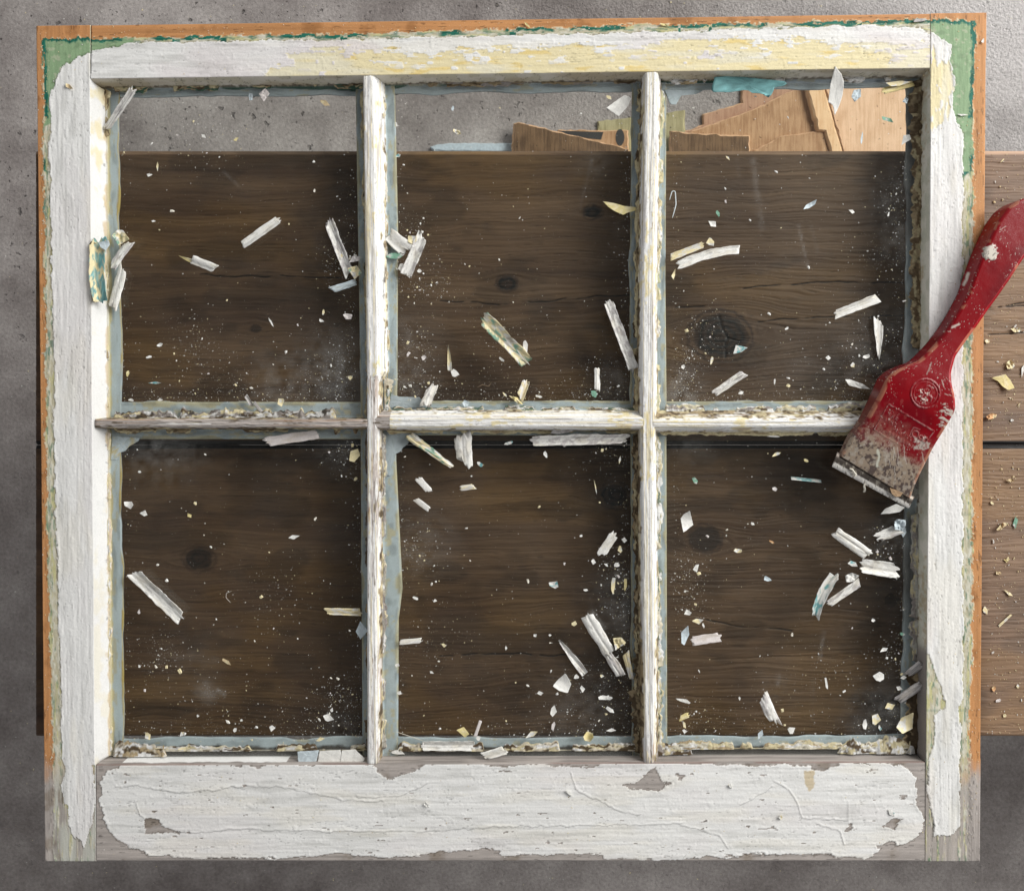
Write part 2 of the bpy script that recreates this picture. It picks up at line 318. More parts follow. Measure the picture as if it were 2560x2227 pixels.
Holes = [[(362, 2046), (395, 2048), (412, 2066), (452, 2074), (445, 2081), (366, 2081)], [(1557, 1962), (1600, 1950), (1628, 1920), (1640, 1916), (1650, 1950), (1679, 1958), (1654, 1975), (1580, 1972)], [(2206, 2067), (2231, 2042), (2261, 2044), (2236, 2071)], [(2192, 2113), (2235, 2104), (2240, 2118), (2210, 2125)], [(1690, 1935), (1710, 1938), (1700, 1945)], [(2112, 2078), (2124, 2060), (2133, 2056), (2125, 2072)]]
Wr = [[(290, 1962), (343, 1962), (443, 1979), (627, 1962), (711, 1964), (860, 1996), (960, 2000)], [(420, 2074), (502, 2078), (607, 2067), (650, 2072), (860, 2075), (1059, 2075), (1247, 2063), (1478, 2060), (1710, 2054)], [(1427, 1929), (1440, 1971), (1561, 2030), (1603, 2034)], [(1934, 1950), (1972, 1971), (1993, 2004), (2005, 2042), (2119, 2046), (2119, 2004)], [(892, 1988), (996, 1988), (1068, 1954)], [(1850, 2010), (1930, 1965)], [(1700, 2058), (1800, 2085), (1820, 2120)], [(2040, 2055), (2100, 2075), (2110, 2110)], [(340, 2000), (350, 2035), (365, 2048)]]
Pc = [(670, 172), (703, 146), (753, 130), (795, 123), (860, 121), (1020, 128), (1101, 124), (1227, 123), (1394, 114), (1561, 108), (1700, 104), (1825, 98), (1993, 100), (2244, 117), (2330, 113), (2330, 155), (2374, 168), (2385, 209), (2376, 272), (2350, 322), (2310, 322), (2310, 240), (640, 240)]
def face_paint(x, y, rail):
    a, b = (x, y) if rail else (y, x)
    gr = fb(a/200, b/5, 4, 1 if rail else 2); fine = fb(a/26, b/2.6, 3, 3 if rail else 4)
    oran = ss(1960-y+40*fb(x/30, y/60, 3, 5), 0, 90)*(1.0 if not rail else ss(1800-y, 0, 5))
    wood = mixc((GREYW*1.28)*(1+.22*gr+.12*fine)[..., None], ORANGE*(1+.16*gr+.10*fb(a/300, b/14, 3, 6))[..., None], oran)
    grime = ss(fb(x/60, y/60, 4, 7), .25, .8); wood = mixc(wood, wood*np.array((.72, .68, .62)), grime)
    wood = mixc(wood, wood*.45, ss(fine, .65, .9))
    lowp = ss(y, 1880, 2000)*(x < 300)*(0.0 if rail else 1.0); wood = mixc(wood, np.array((.50, .50, .45))*(1+.1*gr)[..., None], lowp*ss(fb(a/90, b/9, 3, 65), -.5, .3)*ss(x, 118, 140))
    c = wood; h = .06e-3*gr+.05e-3*fine
    jag = 4.5*fb(a/40, b/12, 4, 8)+1.3*fb(a/6, b/3, 2, 9)+2.5*np.round(1.4*fb(a/18, b/9, 2, 68))
    # old green / cream undercoats along the former stop line
    dG = sd(x, y, Pg)+jag*.9
    mG = ss(dG, -.6, .8)
    low = ss(y, 1880, 1990)
    mG = mG*(1-low*.93*ss(fb(a/60, b/5, 3, 10), -.7, -.3))*(1.0 if not rail else ss(1900-y, 0, 5))
    corner = ss(-sd(x, y, [(80, 80), (335, 70), (335, 130), (150, 170), (140, 305), (80, 330)]), 2, -2)+ss(-sd(x, y, [(2322, 50), (2460, 40), (2450, 400), (2395, 460), (2360, 300), (2340, 140)]), 2, -2)
    corner = np.clip(corner, 0, 1)
    mot = fb(a/16, b/5, 4, 11); cg = mixc(np.array((.50, .46, .33)), np.array((.62, .60, .50)), ss(mot, -.4, .5))
    cg = mixc(cg, PALEG*np.array((1.05, 1.0, .75)), ss(fb(a/60, b/7, 3, 12), .1, .45)*.8)
    cg = mixc(cg, np.array((.16, .25, .17)), ss(fb(a/22, b/4, 3, 13), .38, .6)*.8)
    gn = mixc(LGREEN*(1+.10*fine+.1*gr)[..., None], np.array((.42, .46, .32)), ss(fb(x/9, y/9, 3, 66), .45, .7)*.7); gn = mixc(gn, LGREEN*.6, ss(fb(x/30, y/20, 3, 67), .2, .7)*.5); cg = mixc(cg, gn, corner)
    dk = ss(dG, 10+5*fb(a/30, b*0, 2, 14), 6)*ss(fb(a/90, b*0+.5, 3, 15)+np.where(y < 140, .45, -.05)*1.0+.3*corner, -.05, .25)
    dk = dk*(1-ss(y, 700, 1000)*.75); cg = mixc(cg, DGREEN*(1+.5*fine)[..., None], dk)
    c = mixc(c, cg, mG); h = h+mG*(.18e-3+.16e-3*mot*(1-corner))
    # small crumbly light line along the undercoat edge
    crumb = ss(np.abs(dG+1.5), 2.5, .5)*ss(fb(a/7, b/7, 2, 16), .0, .3); c = mixc(c, np.array((.66, .60, .42)), crumb*(1-low)*.85); h = h+crumb*.35e-3
    # top coat: white outside, cream where the white has come off
    dW = sd(x, y, Pw)+jag*.75; dB = sd(x, y, Pb)+jag*.9+4.5
    if rail: dW = np.where(y > 1500, dB, dW)
    else: dW = dW
    hole = np.full(x.shape, -99.)
    if rail:
        hole = np.maximum.reduce([sd(x, y, q) for q in Holes])+jag*.8
        lr = ss(y, 1890, 1900)*ss(1960-y, 0, 30); hole = np.maximum(hole, np.where(y > 1850, (fb(a/35, b/9, 3, 17)-1.0)*30, -99))
    dT = np.minimum(dW, -hole)
    mW = ss(dT, -.5, .7)
    dC = sd(x, y, Pc)+14*fb(a/46, b/9, 4, 18)+3*fb(a/6, b/4, 2, 19)
    patch = ss(fb(a/38, b/12, 3, 20), .52, .6)*ss(1-dC/60, 0, .6)+ss(fb(a/30, b/14, 2, 21), .8, .84)
    mC = ss(dC, -.8, .8)*(1-np.clip(patch, 0, 1)); mC = np.clip(mC, 0, 1)
    wh = WHITE*(1+.05*gr+.02*fine)[..., None]
    wh = mixc(wh, wh*np.array((.93, .885, .90)), ss(fb(a/300, b/90, 3, 22), -.2, .6)*np.where(y < 260, 1, .35))
    wh = mixc(wh, wh*np.array((1, .96, .87)), ss(fb(a/200, b/40, 3, 23), .1, .7)*.4)
    wh = mixc(wh, wh*np.array((.80, .80, .79)), ss(fb(a/120, b/16, 4, 24), .2, .8)*.75)
    cr = CREAM*(1+.05*gr)[..., None]; cr = mixc(cr, cr*np.array((.98, .88, .62)), ss(fb(a/60, b/14, 3, 25), .3, .7)); cr = mixc(cr, np.array((.74, .70, .55)), ss(b, 0, 1)*0+ss(fb(a/150, b/30, 3, 26), -.1, .5)*.8)
    top = mixc(wh, cr, mC)
    if rail:
        st = ss(sd(x, y, [(2010, 1925), (2036, 1925), (2035, 1965), (2022, 1978), (2012, 1958)])+2*fb(x/6, y/6, 2, 27), -1, 2); top = mixc(top, np.array((.55, .43, .24)), st*.75)
    # hairline cracks and flecks
    ck = ss(np.abs(fb(a/120, b/9, 3, 28)), .030, .006)*ss(fb(a/120, b/50, 2, 29), .15, .5)
    ln = ss(np.abs(fb(a/240, b/7, 3, 63)), .022, .004)*ss(fb(a/160, b/60, 2, 64), -.25, .3); ck = np.maximum(ck, ln*(.9 if not rail else .45))
    fleck = ss(fb(a/10, b/3.0, 2, 30), .92, 1.0)*ss(fb(a/70, b/40, 2, 31), .0, .5)
    top = mixc(top, top*.42, np.clip(ck*.5+fleck*.6, 0, 1))
    c = mixc(c, top, mW)
    th = .34e-3*(1-.55*mC)*mW+.065e-3*gr*mW+.022e-3*fine*mW-.22e-3*ck*mW-.25e-3*fleck*mW
    lip = np.exp(-((dT-2.5)/3.0)**2)*mW*ss(fb(a/30, b/30, 3, 32), -.3, .5); th = th+.26e-3*lip
    lipc = np.exp(-((dC+3.0)/3.0)**2)*mW*(dC < 0)*ss(fb(a/20, b/20, 2, 33), -.3, .4); th = th+.22e-3*lipc
    th = th+.14e-3*fb(x/110, y/90, 2, 34)*mW+.09e-3*fb(a/90, b/11, 3, 35)*mW
    th = th+.12e-3*ss(fb(x/9, y/9, 2, 61), .7, .95)*mW-.10e-3*ss(fb(x/7, y/7, 2, 62), .75, .98)*mW
    # thin dirt line where the coat ends
    c = mixc(c, c*np.array((.45, .42, .38)), ss(np.abs(dT+1.2), 1.6, .3)*.8*(y < 2147))
    if rail:
        for q in Wr:
            d = dline(x, y+3*fb(x/16, y/16, 2, 36), q); th = th+.32e-3*np.exp(-(d/1.9)**2)*mW*(.5+.5*ss(fb(x/30, y/30, 2, 37), -.4, .2))
            c = mixc(c, c*.5, ss(np.abs(dline(x, y-3.4+3*fb(x/16, y/16, 2, 36), q)), 1.6, .3)*mW*.7)
    h = h*(1-.55*mW)+th
    # nail holes / joint lines are real gaps between members; dirt settles there
    for xs in ((228, 240), (2325, 2312)):
        xl = xs[0]+(xs[1]-xs[0])*(y-60)/2090; m = ss(np.abs(x-xl), 2.5, .6)*((y < 185) | (y > 1900)); c = mixc(c, c*.35, m*.85)
    return c, h

ytop = lambda x: 65-(x-90)*33/2377
ybot = lambda x: 2152+0*x
ZG, ZG2, ZS, ZB = -.012, -.015, -.0153, -.035
inL = lambda y: 227+(y-200)*13/1950.; outL = lambda y: 90+(y-65)*22/2087.
inR = lambda y: 2325-(y-180)*13/1950.; outR = lambda y: 2467-(y-32)*17/2120.
inT = lambda x: 199-(x-230)*27/2095.; inB = lambda x: 1911-(x-240)*7/2070.
def lerp(a, b, t): return a+(b-a)*t
def assemble(name, A, B, Z, c, rail, parent, ends=True, rev=False, mat=None):
    if ends:
        A = np.vstack([A[:1], A, A[-1:]]); B = np.vstack([B[:1], B, B[-1:]]); zb = np.minimum(Z, ZB)
        Z = np.vstack([np.full_like(Z[:1], ZB), Z, np.full_like(Z[:1], ZB)]); c = np.concatenate([c[:1], c, c[-1:]])
    px, py = (A, B) if rail else (B, A)
    wx, wy = XY(px, py); co = np.stack([wx, wy, Z], -1)
    f = gq(A.shape[0], A.shape[1], True)
    if rev: f = f[:, ::-1].copy()
    return obj(name, mesh(name, co, f, c), mat or M_paint, parent)
def blend_mask(a, a0, a1, w=10): return ss(a, a0, a0+w)*ss(a1-a, 0, w)
def frame_member(name, rail, side):
    # stations run: bottom outer -> top outer -> face -> inner wall -> shelf -> bottom inner
    a = np.arange(0, 1.0001, 1/1045.)
    nf = 74 if not rail else 74
    if name == 'bottom_rail': nf = 122
    ro = [(0, 0, ZB, 3), (0, 0, -.018, 3), (0, 0, -.004, 3), (0, 0, -.0012, 3), (0, 1, -.0004, 0)]
    fc = [(t, 0, 0, 0) for t in np.linspace(.012, .988, nf)]
    bev = {'L': 17, 'R': 3, 'T': 3, 'B': 2}[side]; led = {'L': 45, 'R': 34, 'T': 24, 'B': 46}[side]
    nw = 16
    wl = [(1, bev*t, -.0005+(ZG+.0002)*t, 1) for t in np.linspace(0, 1, nw)]
    wl[0] = (1, -1.2, -.0001, 1)
    sh = [(1, bev, ZS, 2)]+[(1, lerp(bev, led, t), ZS, 2) for t in np.linspace(.1, 1, 10)]+[(1, led-4, ZS-.004, 2), (1, led-16, -.024, 2), (1, led-37, ZB, 2)]
    st = ro+fc+wl+sh
    bl = np.array([s[0] for s in st]); dv = np.array([s[1] for s in st], float); zz = np.array([s[2] for s in st]); rg = np.array([s[3] for s in st])
    dz = {'L': 0, 'R': .00015, 'T': -.0003, 'B': -.0005}[side]
    zz = zz+np.where(rg == 2, dz, 0); zz[0] = ZB+dz; zz[-1] = ZB+dz
    if not rail:
        yy = lerp(66., 2151., a)
        o = (outL if side == 'L' else outR)(yy); i = (inL if side == 'L' else inR)(yy); sg = 1 if side == 'L' else -1
        m = blend_mask(yy, inT(i), inB(i)+4, 14)
        if side == 'R': m = blend_mask(yy, inT(i), inB(i)-2, 5)
        ledw = 5*fb(yy/90, yy*0, 3, 40 if side == 'L' else 41)
    else:
        xx = lerp(float(inL(100 if side == 'T' else 2000)+1.0), float(inR(100 if side == 'T' else 2000)-1.0), a)
        if side == 'T': o, i, sg = ytop(xx), inT(xx), 1
        else: o, i, sg = ybot(xx), inB(xx), -1
        m = np.ones_like(a); ledw = 6*fb(xx/110, xx*0, 3, 42 if side == 'T' else 43); yy = xx
    Acoord = np.repeat((yy)[:, None], len(st), 1)
    dvn = dv[None, :]*m[:, None]*np.where(dv > 0, 1, 1)[None, :]
    dvn = dvn+np.where((rg == 2) & (dv > bev+.5), 1, 0)[None, :]*(ledw*m)[:, None]*np.clip((dv-bev)/max(1, led-bev), 0, 1)[None, :]
    B = o[:, None]+(i-o)[:, None]*bl[None, :]+sg*dvn
    Z = np.repeat(zz[None, :], len(a), 0)
    if not rail:                        # follow the sloping top edge
        X = B; t = (Acoord-66)/(2151-66.); Acoord = lerp(ytop(X)+.5, ybot(X), t)
    px, py = (Acoord, B) if rail else (B, Acoord)
    c, h = face_paint(px, py, rail)
    R = np.repeat(rg[None, :], len(a), 0)
    Z = Z+np.where(R == 0, h, 0)
    al, ac = (px, py) if rail else (py, px)
    zr = Z/ZG                            # 0..1 down the wall
    n1 = fb(al/30, zr*2.2+ac*0, 3, 44); n2 = fb(al/9, zr*4, 3, 45); nl = fb(al/160, zr*.6, 3, 46)
    if side == 'L':
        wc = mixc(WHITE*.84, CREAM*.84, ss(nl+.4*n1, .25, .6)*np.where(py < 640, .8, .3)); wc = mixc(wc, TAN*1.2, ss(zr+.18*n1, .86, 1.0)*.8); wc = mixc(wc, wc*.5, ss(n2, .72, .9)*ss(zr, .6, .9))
        lo_ = .55e-3
    elif side == 'R':
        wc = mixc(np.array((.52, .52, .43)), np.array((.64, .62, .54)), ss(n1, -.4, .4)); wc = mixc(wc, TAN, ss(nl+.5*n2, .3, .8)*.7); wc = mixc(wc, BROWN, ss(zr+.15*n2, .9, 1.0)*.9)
        wc = mixc(wc, GREYW*.8, ss(py, 1600, 1640)); lo_ = .4e-3
    elif side == 'T':
        wc = mixc(np.array((.55, .51, .40)), np.array((.62, .58, .50)), ss(n1, -.4, .4)); wc = mixc(wc, TAN*.9, ss(nl, .0, .5)*.5)
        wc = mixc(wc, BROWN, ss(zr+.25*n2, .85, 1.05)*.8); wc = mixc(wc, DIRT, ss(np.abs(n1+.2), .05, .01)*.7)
        lo_ = .5e-3
    else:
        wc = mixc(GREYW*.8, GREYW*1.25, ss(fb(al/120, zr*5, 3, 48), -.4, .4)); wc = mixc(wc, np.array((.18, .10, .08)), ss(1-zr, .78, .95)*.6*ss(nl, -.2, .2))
        wc = mixc(wc, WHITE*1.0, ss(zr+.1*n1, .25, .4)*(px < 712)*(px > 300)); lo_ = .25e-3
    c = np.where((R == 1)[..., None], wc, c)
    Z = Z+np.where(R == 1, lo_*n1*ss(zr, .05, .2), 0)
    bump = np.where(R == 1, 1, 0)*(1.6*n1+.8*n2)*ss(zr, .1, .4)
    B = B+sg*bump*m[:, None] if not rail else B+sg*bump
    # shelf (interior profile seen through the glass)
    q = np.clip((dv-bev)/(led-bev), 0, 1)[None, :]+0*R
    sc = BLUE*(1+.08*fb(al/50, q*2, 3, 49))[..., None]; sc = mixc(sc, sc*.75, ss(fb(al/60, q*2.5, 3, 69), .1, .6)); sc = mixc(sc, CREAM*.7, ss(fb(al/40, q*3, 3, 70)-q*.4, .3, .5)*.6)
    if side == 'L': sc = mixc(sc, np.array((.50, .38, .14)), ss(q+.12*fb(al/60, q*0, 3, 50), .86, .95)*ss(fb(al/150, q*0, 2, 51), -.5, -.1)); sc = mixc(sc, CREAM*.8, ss(.22-q+.2*fb(al/40, q*0, 3, 52), 0, .12))
    if side == 'B': sc = mixc(DIRT*1.6, sc, ss(q+.1*n1, .42, .55))
    if side == 'T': sc = mixc(np.array((.03, .12, .09)), sc, ss(q+.5*fb(al/90, q*0, 3, 53), .0, .1))
    if side == 'R': sc = mixc(sc, GREYW*.5, ss(fb(al/200, q*0, 2, 54), -.3, .3)*.8)
    c = np.where((R == 2)[..., None], sc, c)
    oc = mixc(ORANGE*.8, GREYW*.7, ss(py, 1850, 2000)); c = np.where((R == 3)[..., None], oc, c)
    rev = {('L'): False, 'R': True, 'T': True, 'B': False}[side]
    return assemble(name, px if rail else py, py if rail else px, Z, c, rail, sash, True, rev)
st_l = frame_member('stile', False, 'L'); st_r = frame_member('stile', False, 'R')
frame_member('top_rail', True, 'T'); frame_member('bottom_rail', True, 'B')

# muntins -------------------------------------------------------------
def muntin(a0, a1, rail, cfn, wt, bevs, leds, seed, colf, dip=(0, 0), zofs=0.0):
    n = int((a1-a0)/2); a = np.linspace(a0, a1, n)
    c0 = cfn(a); tl, tr = wt(a); bl_, br_ = bevs(a); ll, lr = leds(a)
    NT = 18; NB = 12
    cols = []  # (offset array, z array, region, param)
    def add(off, z, r, p): cols.append((off, z+0*a, r, p))
    add(-ll+24, ZB, 4, 0); add(-ll+12, -.024, 4, 0); add(-ll+4, ZS-.0025, 2, 0)
    for t in np.linspace(0, 1, 8): add(lerp(-ll+4, -bl_, t), ZS, 2, 1-t)
    for t in np.linspace(0, 1, NB): add(lerp(-bl_, -tl, t), lerp(ZG-.0002, -.0009, t**.85), 1, t)
    for t in np.linspace(0, 1, NT): add(lerp(-tl, tr, .04+.92*t), -.0009*abs(2*t-1)**8, 0, t)
    for t in np.linspace(1, 0, NB): add(lerp(br_, tr, t), lerp(ZG-.0002, -.0009, t**.85), 3, t)
    for t in np.linspace(1, 0, 8): add(lerp(lr-4, br_, t), ZS, 5, 1-t)
    add(lr-4, ZS-.0025, 5, 1); add(lr-12, -.024, 4, 0); add(lr-24, ZB, 4, 0)
    off = np.stack([q[0] for q in cols], 1); Z = np.stack([q[1] for q in cols], 1).copy()
    R = np.repeat(np.array([q[2] for q in cols])[None, :], n, 0); P = np.repeat(np.array([q[3] for q in cols])[None, :], n, 0)
    A = np.repeat(a[:, None], off.shape[1], 1); off = off.copy()
    c, hz, ho = colf(A, off, R, P, seed)
    live = (R != 4)
    Z = Z+hz*((R == 0) | (R == 1) | (R == 3)); off = off+ho*((R == 1) | (R == 3))
    e = ss(A, a0, a0+6)*ss(a1-A, 0, 6); Z = np.where((R == 0), Z-(1-e)*.0006, Z)
    sh = 4*fb(a/70, a*0, 3, seed+5)[:, None]; s2 = 4*fb(a/60, a*0, 3, seed+6)[:, None]
    off = np.where((R == 2) & (P < .95), off-sh*(1-P), off); off = np.where((R == 5), off+s2*(1-P), off)
    Z = Z+zofs*((R == 2) | (R == 5) | (R == 4))
    B = c0[:, None]+off
    return assemble('muntin', A, B, Z, c, rail, sash, True, not rail)
def muntin_col(pal):
    def f(A, off, R, P, seed):
        g = fb(A/120, off/2.3, 4, seed); g2 = fb(A/28, off/3, 3, seed+1); lowf = fb(A/170, off*0, 3, seed+2); n = fb(A/22, off/7, 3, seed+3)
        bare, cream, dirtL, dirtR = pal(A)
        wood = mixc(GREYW*.9, GREYW*1.75, ss(g, -.4, .4)); wood = mixc(wood, BROWN, ss(g2, .4, .7)*.8)
        wood = mixc(wood, np.array((.42, .22, .10)), ss(fb(A/260, off/3, 2, seed+9), .45, .6)*.45)
        wh = mixc(WHITE*1.02, CREAM, ss(.5*lowf+.5*n+cream, .35, .6)); wh = wh*(1+.05*g)[..., None]
        ck = ss(np.abs(fb(A/90, off/5, 3, seed+8)), .04, .01)*.6; wh = mixc(wh, wh*.35, ck)
        wh = mixc(wh, CREAM*np.array((.9, .85, .7)), ss(fb(A/210, off/2.4, 3, seed+13), .25, .5)*.6); wh = mixc(wh, GREYW*1.2, ss(fb(A/260, off/1.7, 3, seed+14), .38, .6)*.75)
        mb = ss(.6*g+.35*lowf+bare, .0, .12)
        c = mixc(wh, wood, mb)
        side = np.where((R == 1), dirtL, dirtR); foot = 1-P
        d = ss(side+.5*n+.25*g2+foot*.8, .75, 1.1)*((R == 1) | (R == 3))
        dc = mixc(TAN*.8, BROWN, ss(fb(A/14, off/5, 3, seed+10), -.3, .4)); dc = mixc(dc, CREAM*.7, ss(g2, .45, .7)); c = mixc(c, dc, d)
        crk = ((R == 1) | (R == 3))*ss(np.abs(P-.35+.12*n), .06, .015)*ss(lowf, -.4, .1); c = mixc(c, DIRT, crk*.8)
        sc = BLUE*(1+.08*n)[..., None]; sc = mixc(sc, CREAM*.75, ss(P+.2*fb(A/40, P*0, 2, seed+11), .78, .9)*.8)
        sc = mixc(sc, sc*.72, ss(fb(A/45, P*2.5, 3, seed+12), .1, .6)); sc = mixc(sc, CREAM*.8, ss(fb(A/26, P*3, 3, seed+15)-P*.4, .3, .5)*.7)
        c = np.where(((R == 2) | (R == 5))[..., None], sc, c); c = np.where((R == 4)[..., None], BLUE*.8, c)
        hz = .22e-3*g*(1+1.4*mb)+.20e-3*n-.5e-3*crk; hz = hz-.5e-3*mb*ss(g, .1, .4)
        ho = (2.2*n+1.3*g2)*(1-P)*np.where(R == 1, -1, 1)*.7
        return c, hz, ho
    return f
def const(*v): return lambda a: tuple(x+0*a for x in v)
yT1, yT2 = inT(935.), inT(1625.)
c1 = lambda a: np.interp(a, [190, 940, 1910], [920, 930, 931])
muntin(yT1-3, 1912, False, c1,
       lambda a: (np.interp(a, [190, 940, 960, 1910], [13, 13, 13, 13]), np.interp(a, [190, 930, 950, 1910], [16, 18, 12, 12])),
       lambda a: (15+0*a, np.interp(a, [190, 925, 950, 1910], [36, 34, 21, 18])),
       lambda a: (np.interp(a, [190, 1100, 1910], [45, 42, 38]), np.interp(a, [190, 560, 900, 1150, 1480, 1560, 1910], [63, 66, 60, 56, 72, 62, 60])),
       2, muntin_col(lambda A: (np.where(A > 940, -.10, -.75), np.where(A < 640, .28, -.15), .35+0*A, np.where(A > 940, .45, .1))))
c2 = lambda a: np.interp(a, [190, 700, 1100, 1910], [1630, 1621, 1620, 1624])
muntin(yT2-3, 1910, False, c2,
       lambda a: (np.interp(a, [190, 1100, 1910], [17, 16, 13]), np.interp(a, [190, 1100, 1910], [15, 16, 13])),
       lambda a: (np.interp(a, [190, 1600, 1700, 1910], [22, 20, 18, 18]), 30+0*a),
       lambda a: (np.interp(a, [190, 1100, 1910], [47, 40, 40]), np.interp(a, [190, 1000, 1910], [50, 60, 58])),
       4, muntin_col(lambda A: (np.where(A > 1700, -.15, -.6), .0+0*A, np.where(A > 1600, .95, .45), np.where(A > 1600, .6, .25))))
def hm(a0, a1, top, bot, up, dn, lu, ldn, seed, pal, z):
    # across coordinate grows downward in the picture: "left" = upper side
    muntin(a0, a1, True, lambda a: (top+bot)/2+0*a, const((bot-top)/2, (bot-top)/2), const((bot-top)/2+up, (bot-top)/2+dn), const(lu, ldn), seed, muntin_col(pal), zofs=z)
hm(236, 921, 1048, 1068, 5, 4, 60, 43, 12, lambda A: (.5+0*A, -.3+0*A, .8+0*A, .75+0*A), -.0002)
hm(925, 1612, 1042, 1069, 19, 7, 60, 36, 14, lambda A: (np.where(A < 975, .6, -.5), .05+0*A, .15+0*A, .3+0*A), -.0002)
hm(1628, 2318, 1049, 1068, 24, 12, 62, 28, 16, lambda A: (-.45+0*A, .25+0*A, .65+0*A, .1+0*A), -.0002)

# panes ---------------------------------------------------------------
def pane_mesh(x0, x1, y0, y1, seed, hot, streaks):
    xs = np.linspace(x0, x1, int((x1-x0)/5)); ys = np.linspace(y0, y1, int((y1-y0)/5)); X, Y = np.meshgrid(xs, ys, indexing='ij')
    g = .010+.012*ss(fb(X/140, Y/140, 4, seed), -.2, .8)+.012*np.abs(fb(X/30, Y/30, 3, seed+1))
    e = np.minimum(np.minimum(X-x0, x1-X), np.minimum(Y-y0, y1-Y)); g = g+.08*np.exp(-(e-12)/14)
    for hx, hy, r, s in hot:
        d2 = ((X-hx)**2+(Y-hy)**2)/r**2; g = g+s*np.exp(-d2)*(.55+.6*fb(X/18, Y/18, 4, seed+2))
    for q, wd, s in streaks: g = g+s*np.exp(-(dline(X, Y, q)/wd)**2)*(.6+.4*fb(X/10, Y/10, 2, seed+3))
    g = np.clip(g, 0, .6)
    wx, wy = XY(X, Y); U, V = X.shape
    top = np.stack([wx, wy, np.full_like(wx, ZG)], -1).reshape(-1, 3); bot = np.array([(wx[i, j], wy[i, j], ZG2) for i, j in ((0, 0), (-1, 0), (-1, -1), (0, -1))])
    co = np.concatenate([top, bot]); q = gq(U, V)[:, ::-1]; n = U*V
    fs = [tuple(r) for r in q.tolist()]
    fs += [(n, n+1, n+2, n+3)]
    fs += [tuple([i*V for i in range(U)]+[n+1, n]), tuple([i*V+V-1 for i in range(U-1, -1, -1)]+[n+3, n+2])]
    fs += [tuple([j for j in range(V-1, -1, -1)]+[n, n+3]), tuple([(U-1)*V+j for j in range(V)]+[n+2, n+1])]
    return mesh('glass_pane', co, fs, None, {'grime': np.concatenate([g.ravel(), np.zeros(4)+.0])}, smooth=False)
XL, XM1, XM2, XR = (236, 914), (938, 1612), (1633, 2322), 0
YU, YD = (190, 1050), (1066, 1904)
panes = {'TL': (XL, YU, [(850, 930, 90, .28), (690, 970, 80, .18), (420, 230, 120, .06)], [([(560, 430), (600, 470)], 3, .1)]),
         'TC': (XM1, YU, [(1020, 860, 70, .14), (1010, 980, 60, .2), (1480, 410, 40, .06), (1560, 960, 60, .1)], [([(1480, 400), (1450, 520)], 3, .06)]),
         'TR': (XM2, YU, [(2240, 500, 70, .10), (2190, 900, 120, .12), (1700, 985, 60, .3), (2270, 600, 50, .2), (1980, 930, 80, .05)], [([(1882, 400), (1905, 570)], 7, .10), ([(1996, 565), (2020, 670)], 3, .16), ([(2028, 565), (2045, 630)], 3, .07), ([(1840, 400), (1850, 440)], 3, .05)]),
         'BL': (XL, YD, [(400, 1105, 90, .22), (860, 1120, 60, .12), (520, 1728, 26, .3), (470, 1650, 80, .06), (850, 1830, 60, .12)], [([(430, 1640), (540, 1650)], 8, .05), ([(545, 1725), (560, 1735)], 5, .3)]),
         'BC': (XM1, YD, [(1070, 1350, 70, .14), (1550, 1480, 60, .16), (1590, 1560, 60, .16), (1450, 1790, 120, .1), (1030, 1400, 40, .1)], [([(1480, 1530), (1510, 1570)], 6, .15)]),
         'BR': (XM2, YD, [(2230, 1810, 100, .2), (2230, 1350, 60, .12), (1720, 1110, 60, .1), (1940, 1720, 60, .05)], [([(2060, 1580), (2050, 1650)], 4, .14), ([(1947, 1690), (1944, 1712)], 5, .18), ([(2035, 1700), (2030, 1800)], 4, .05)])}
for i, (k, (xx, yy, hot, stk)) in enumerate(panes.items()):
    hot = [(toW(a, CX, ZG), toW(b, CY, ZG), r, s*1.0) for a, b, r, s in hot]; stk = [([(toW(a, CX, ZG), toW(b, CY, ZG)) for a, b in q], w_, s*1.5) for q, w_, s in stk]
    fixed = pane_mesh(xx[0]-6 if k[1] == 'L' else xx[0], xx[1], yy[0]-(0 if k[0] == 'T' else -2), yy[1]+(0), 60+i*4 % 60, hot, stk)
    obj('glass_pane', fixed, M_glass, sash)

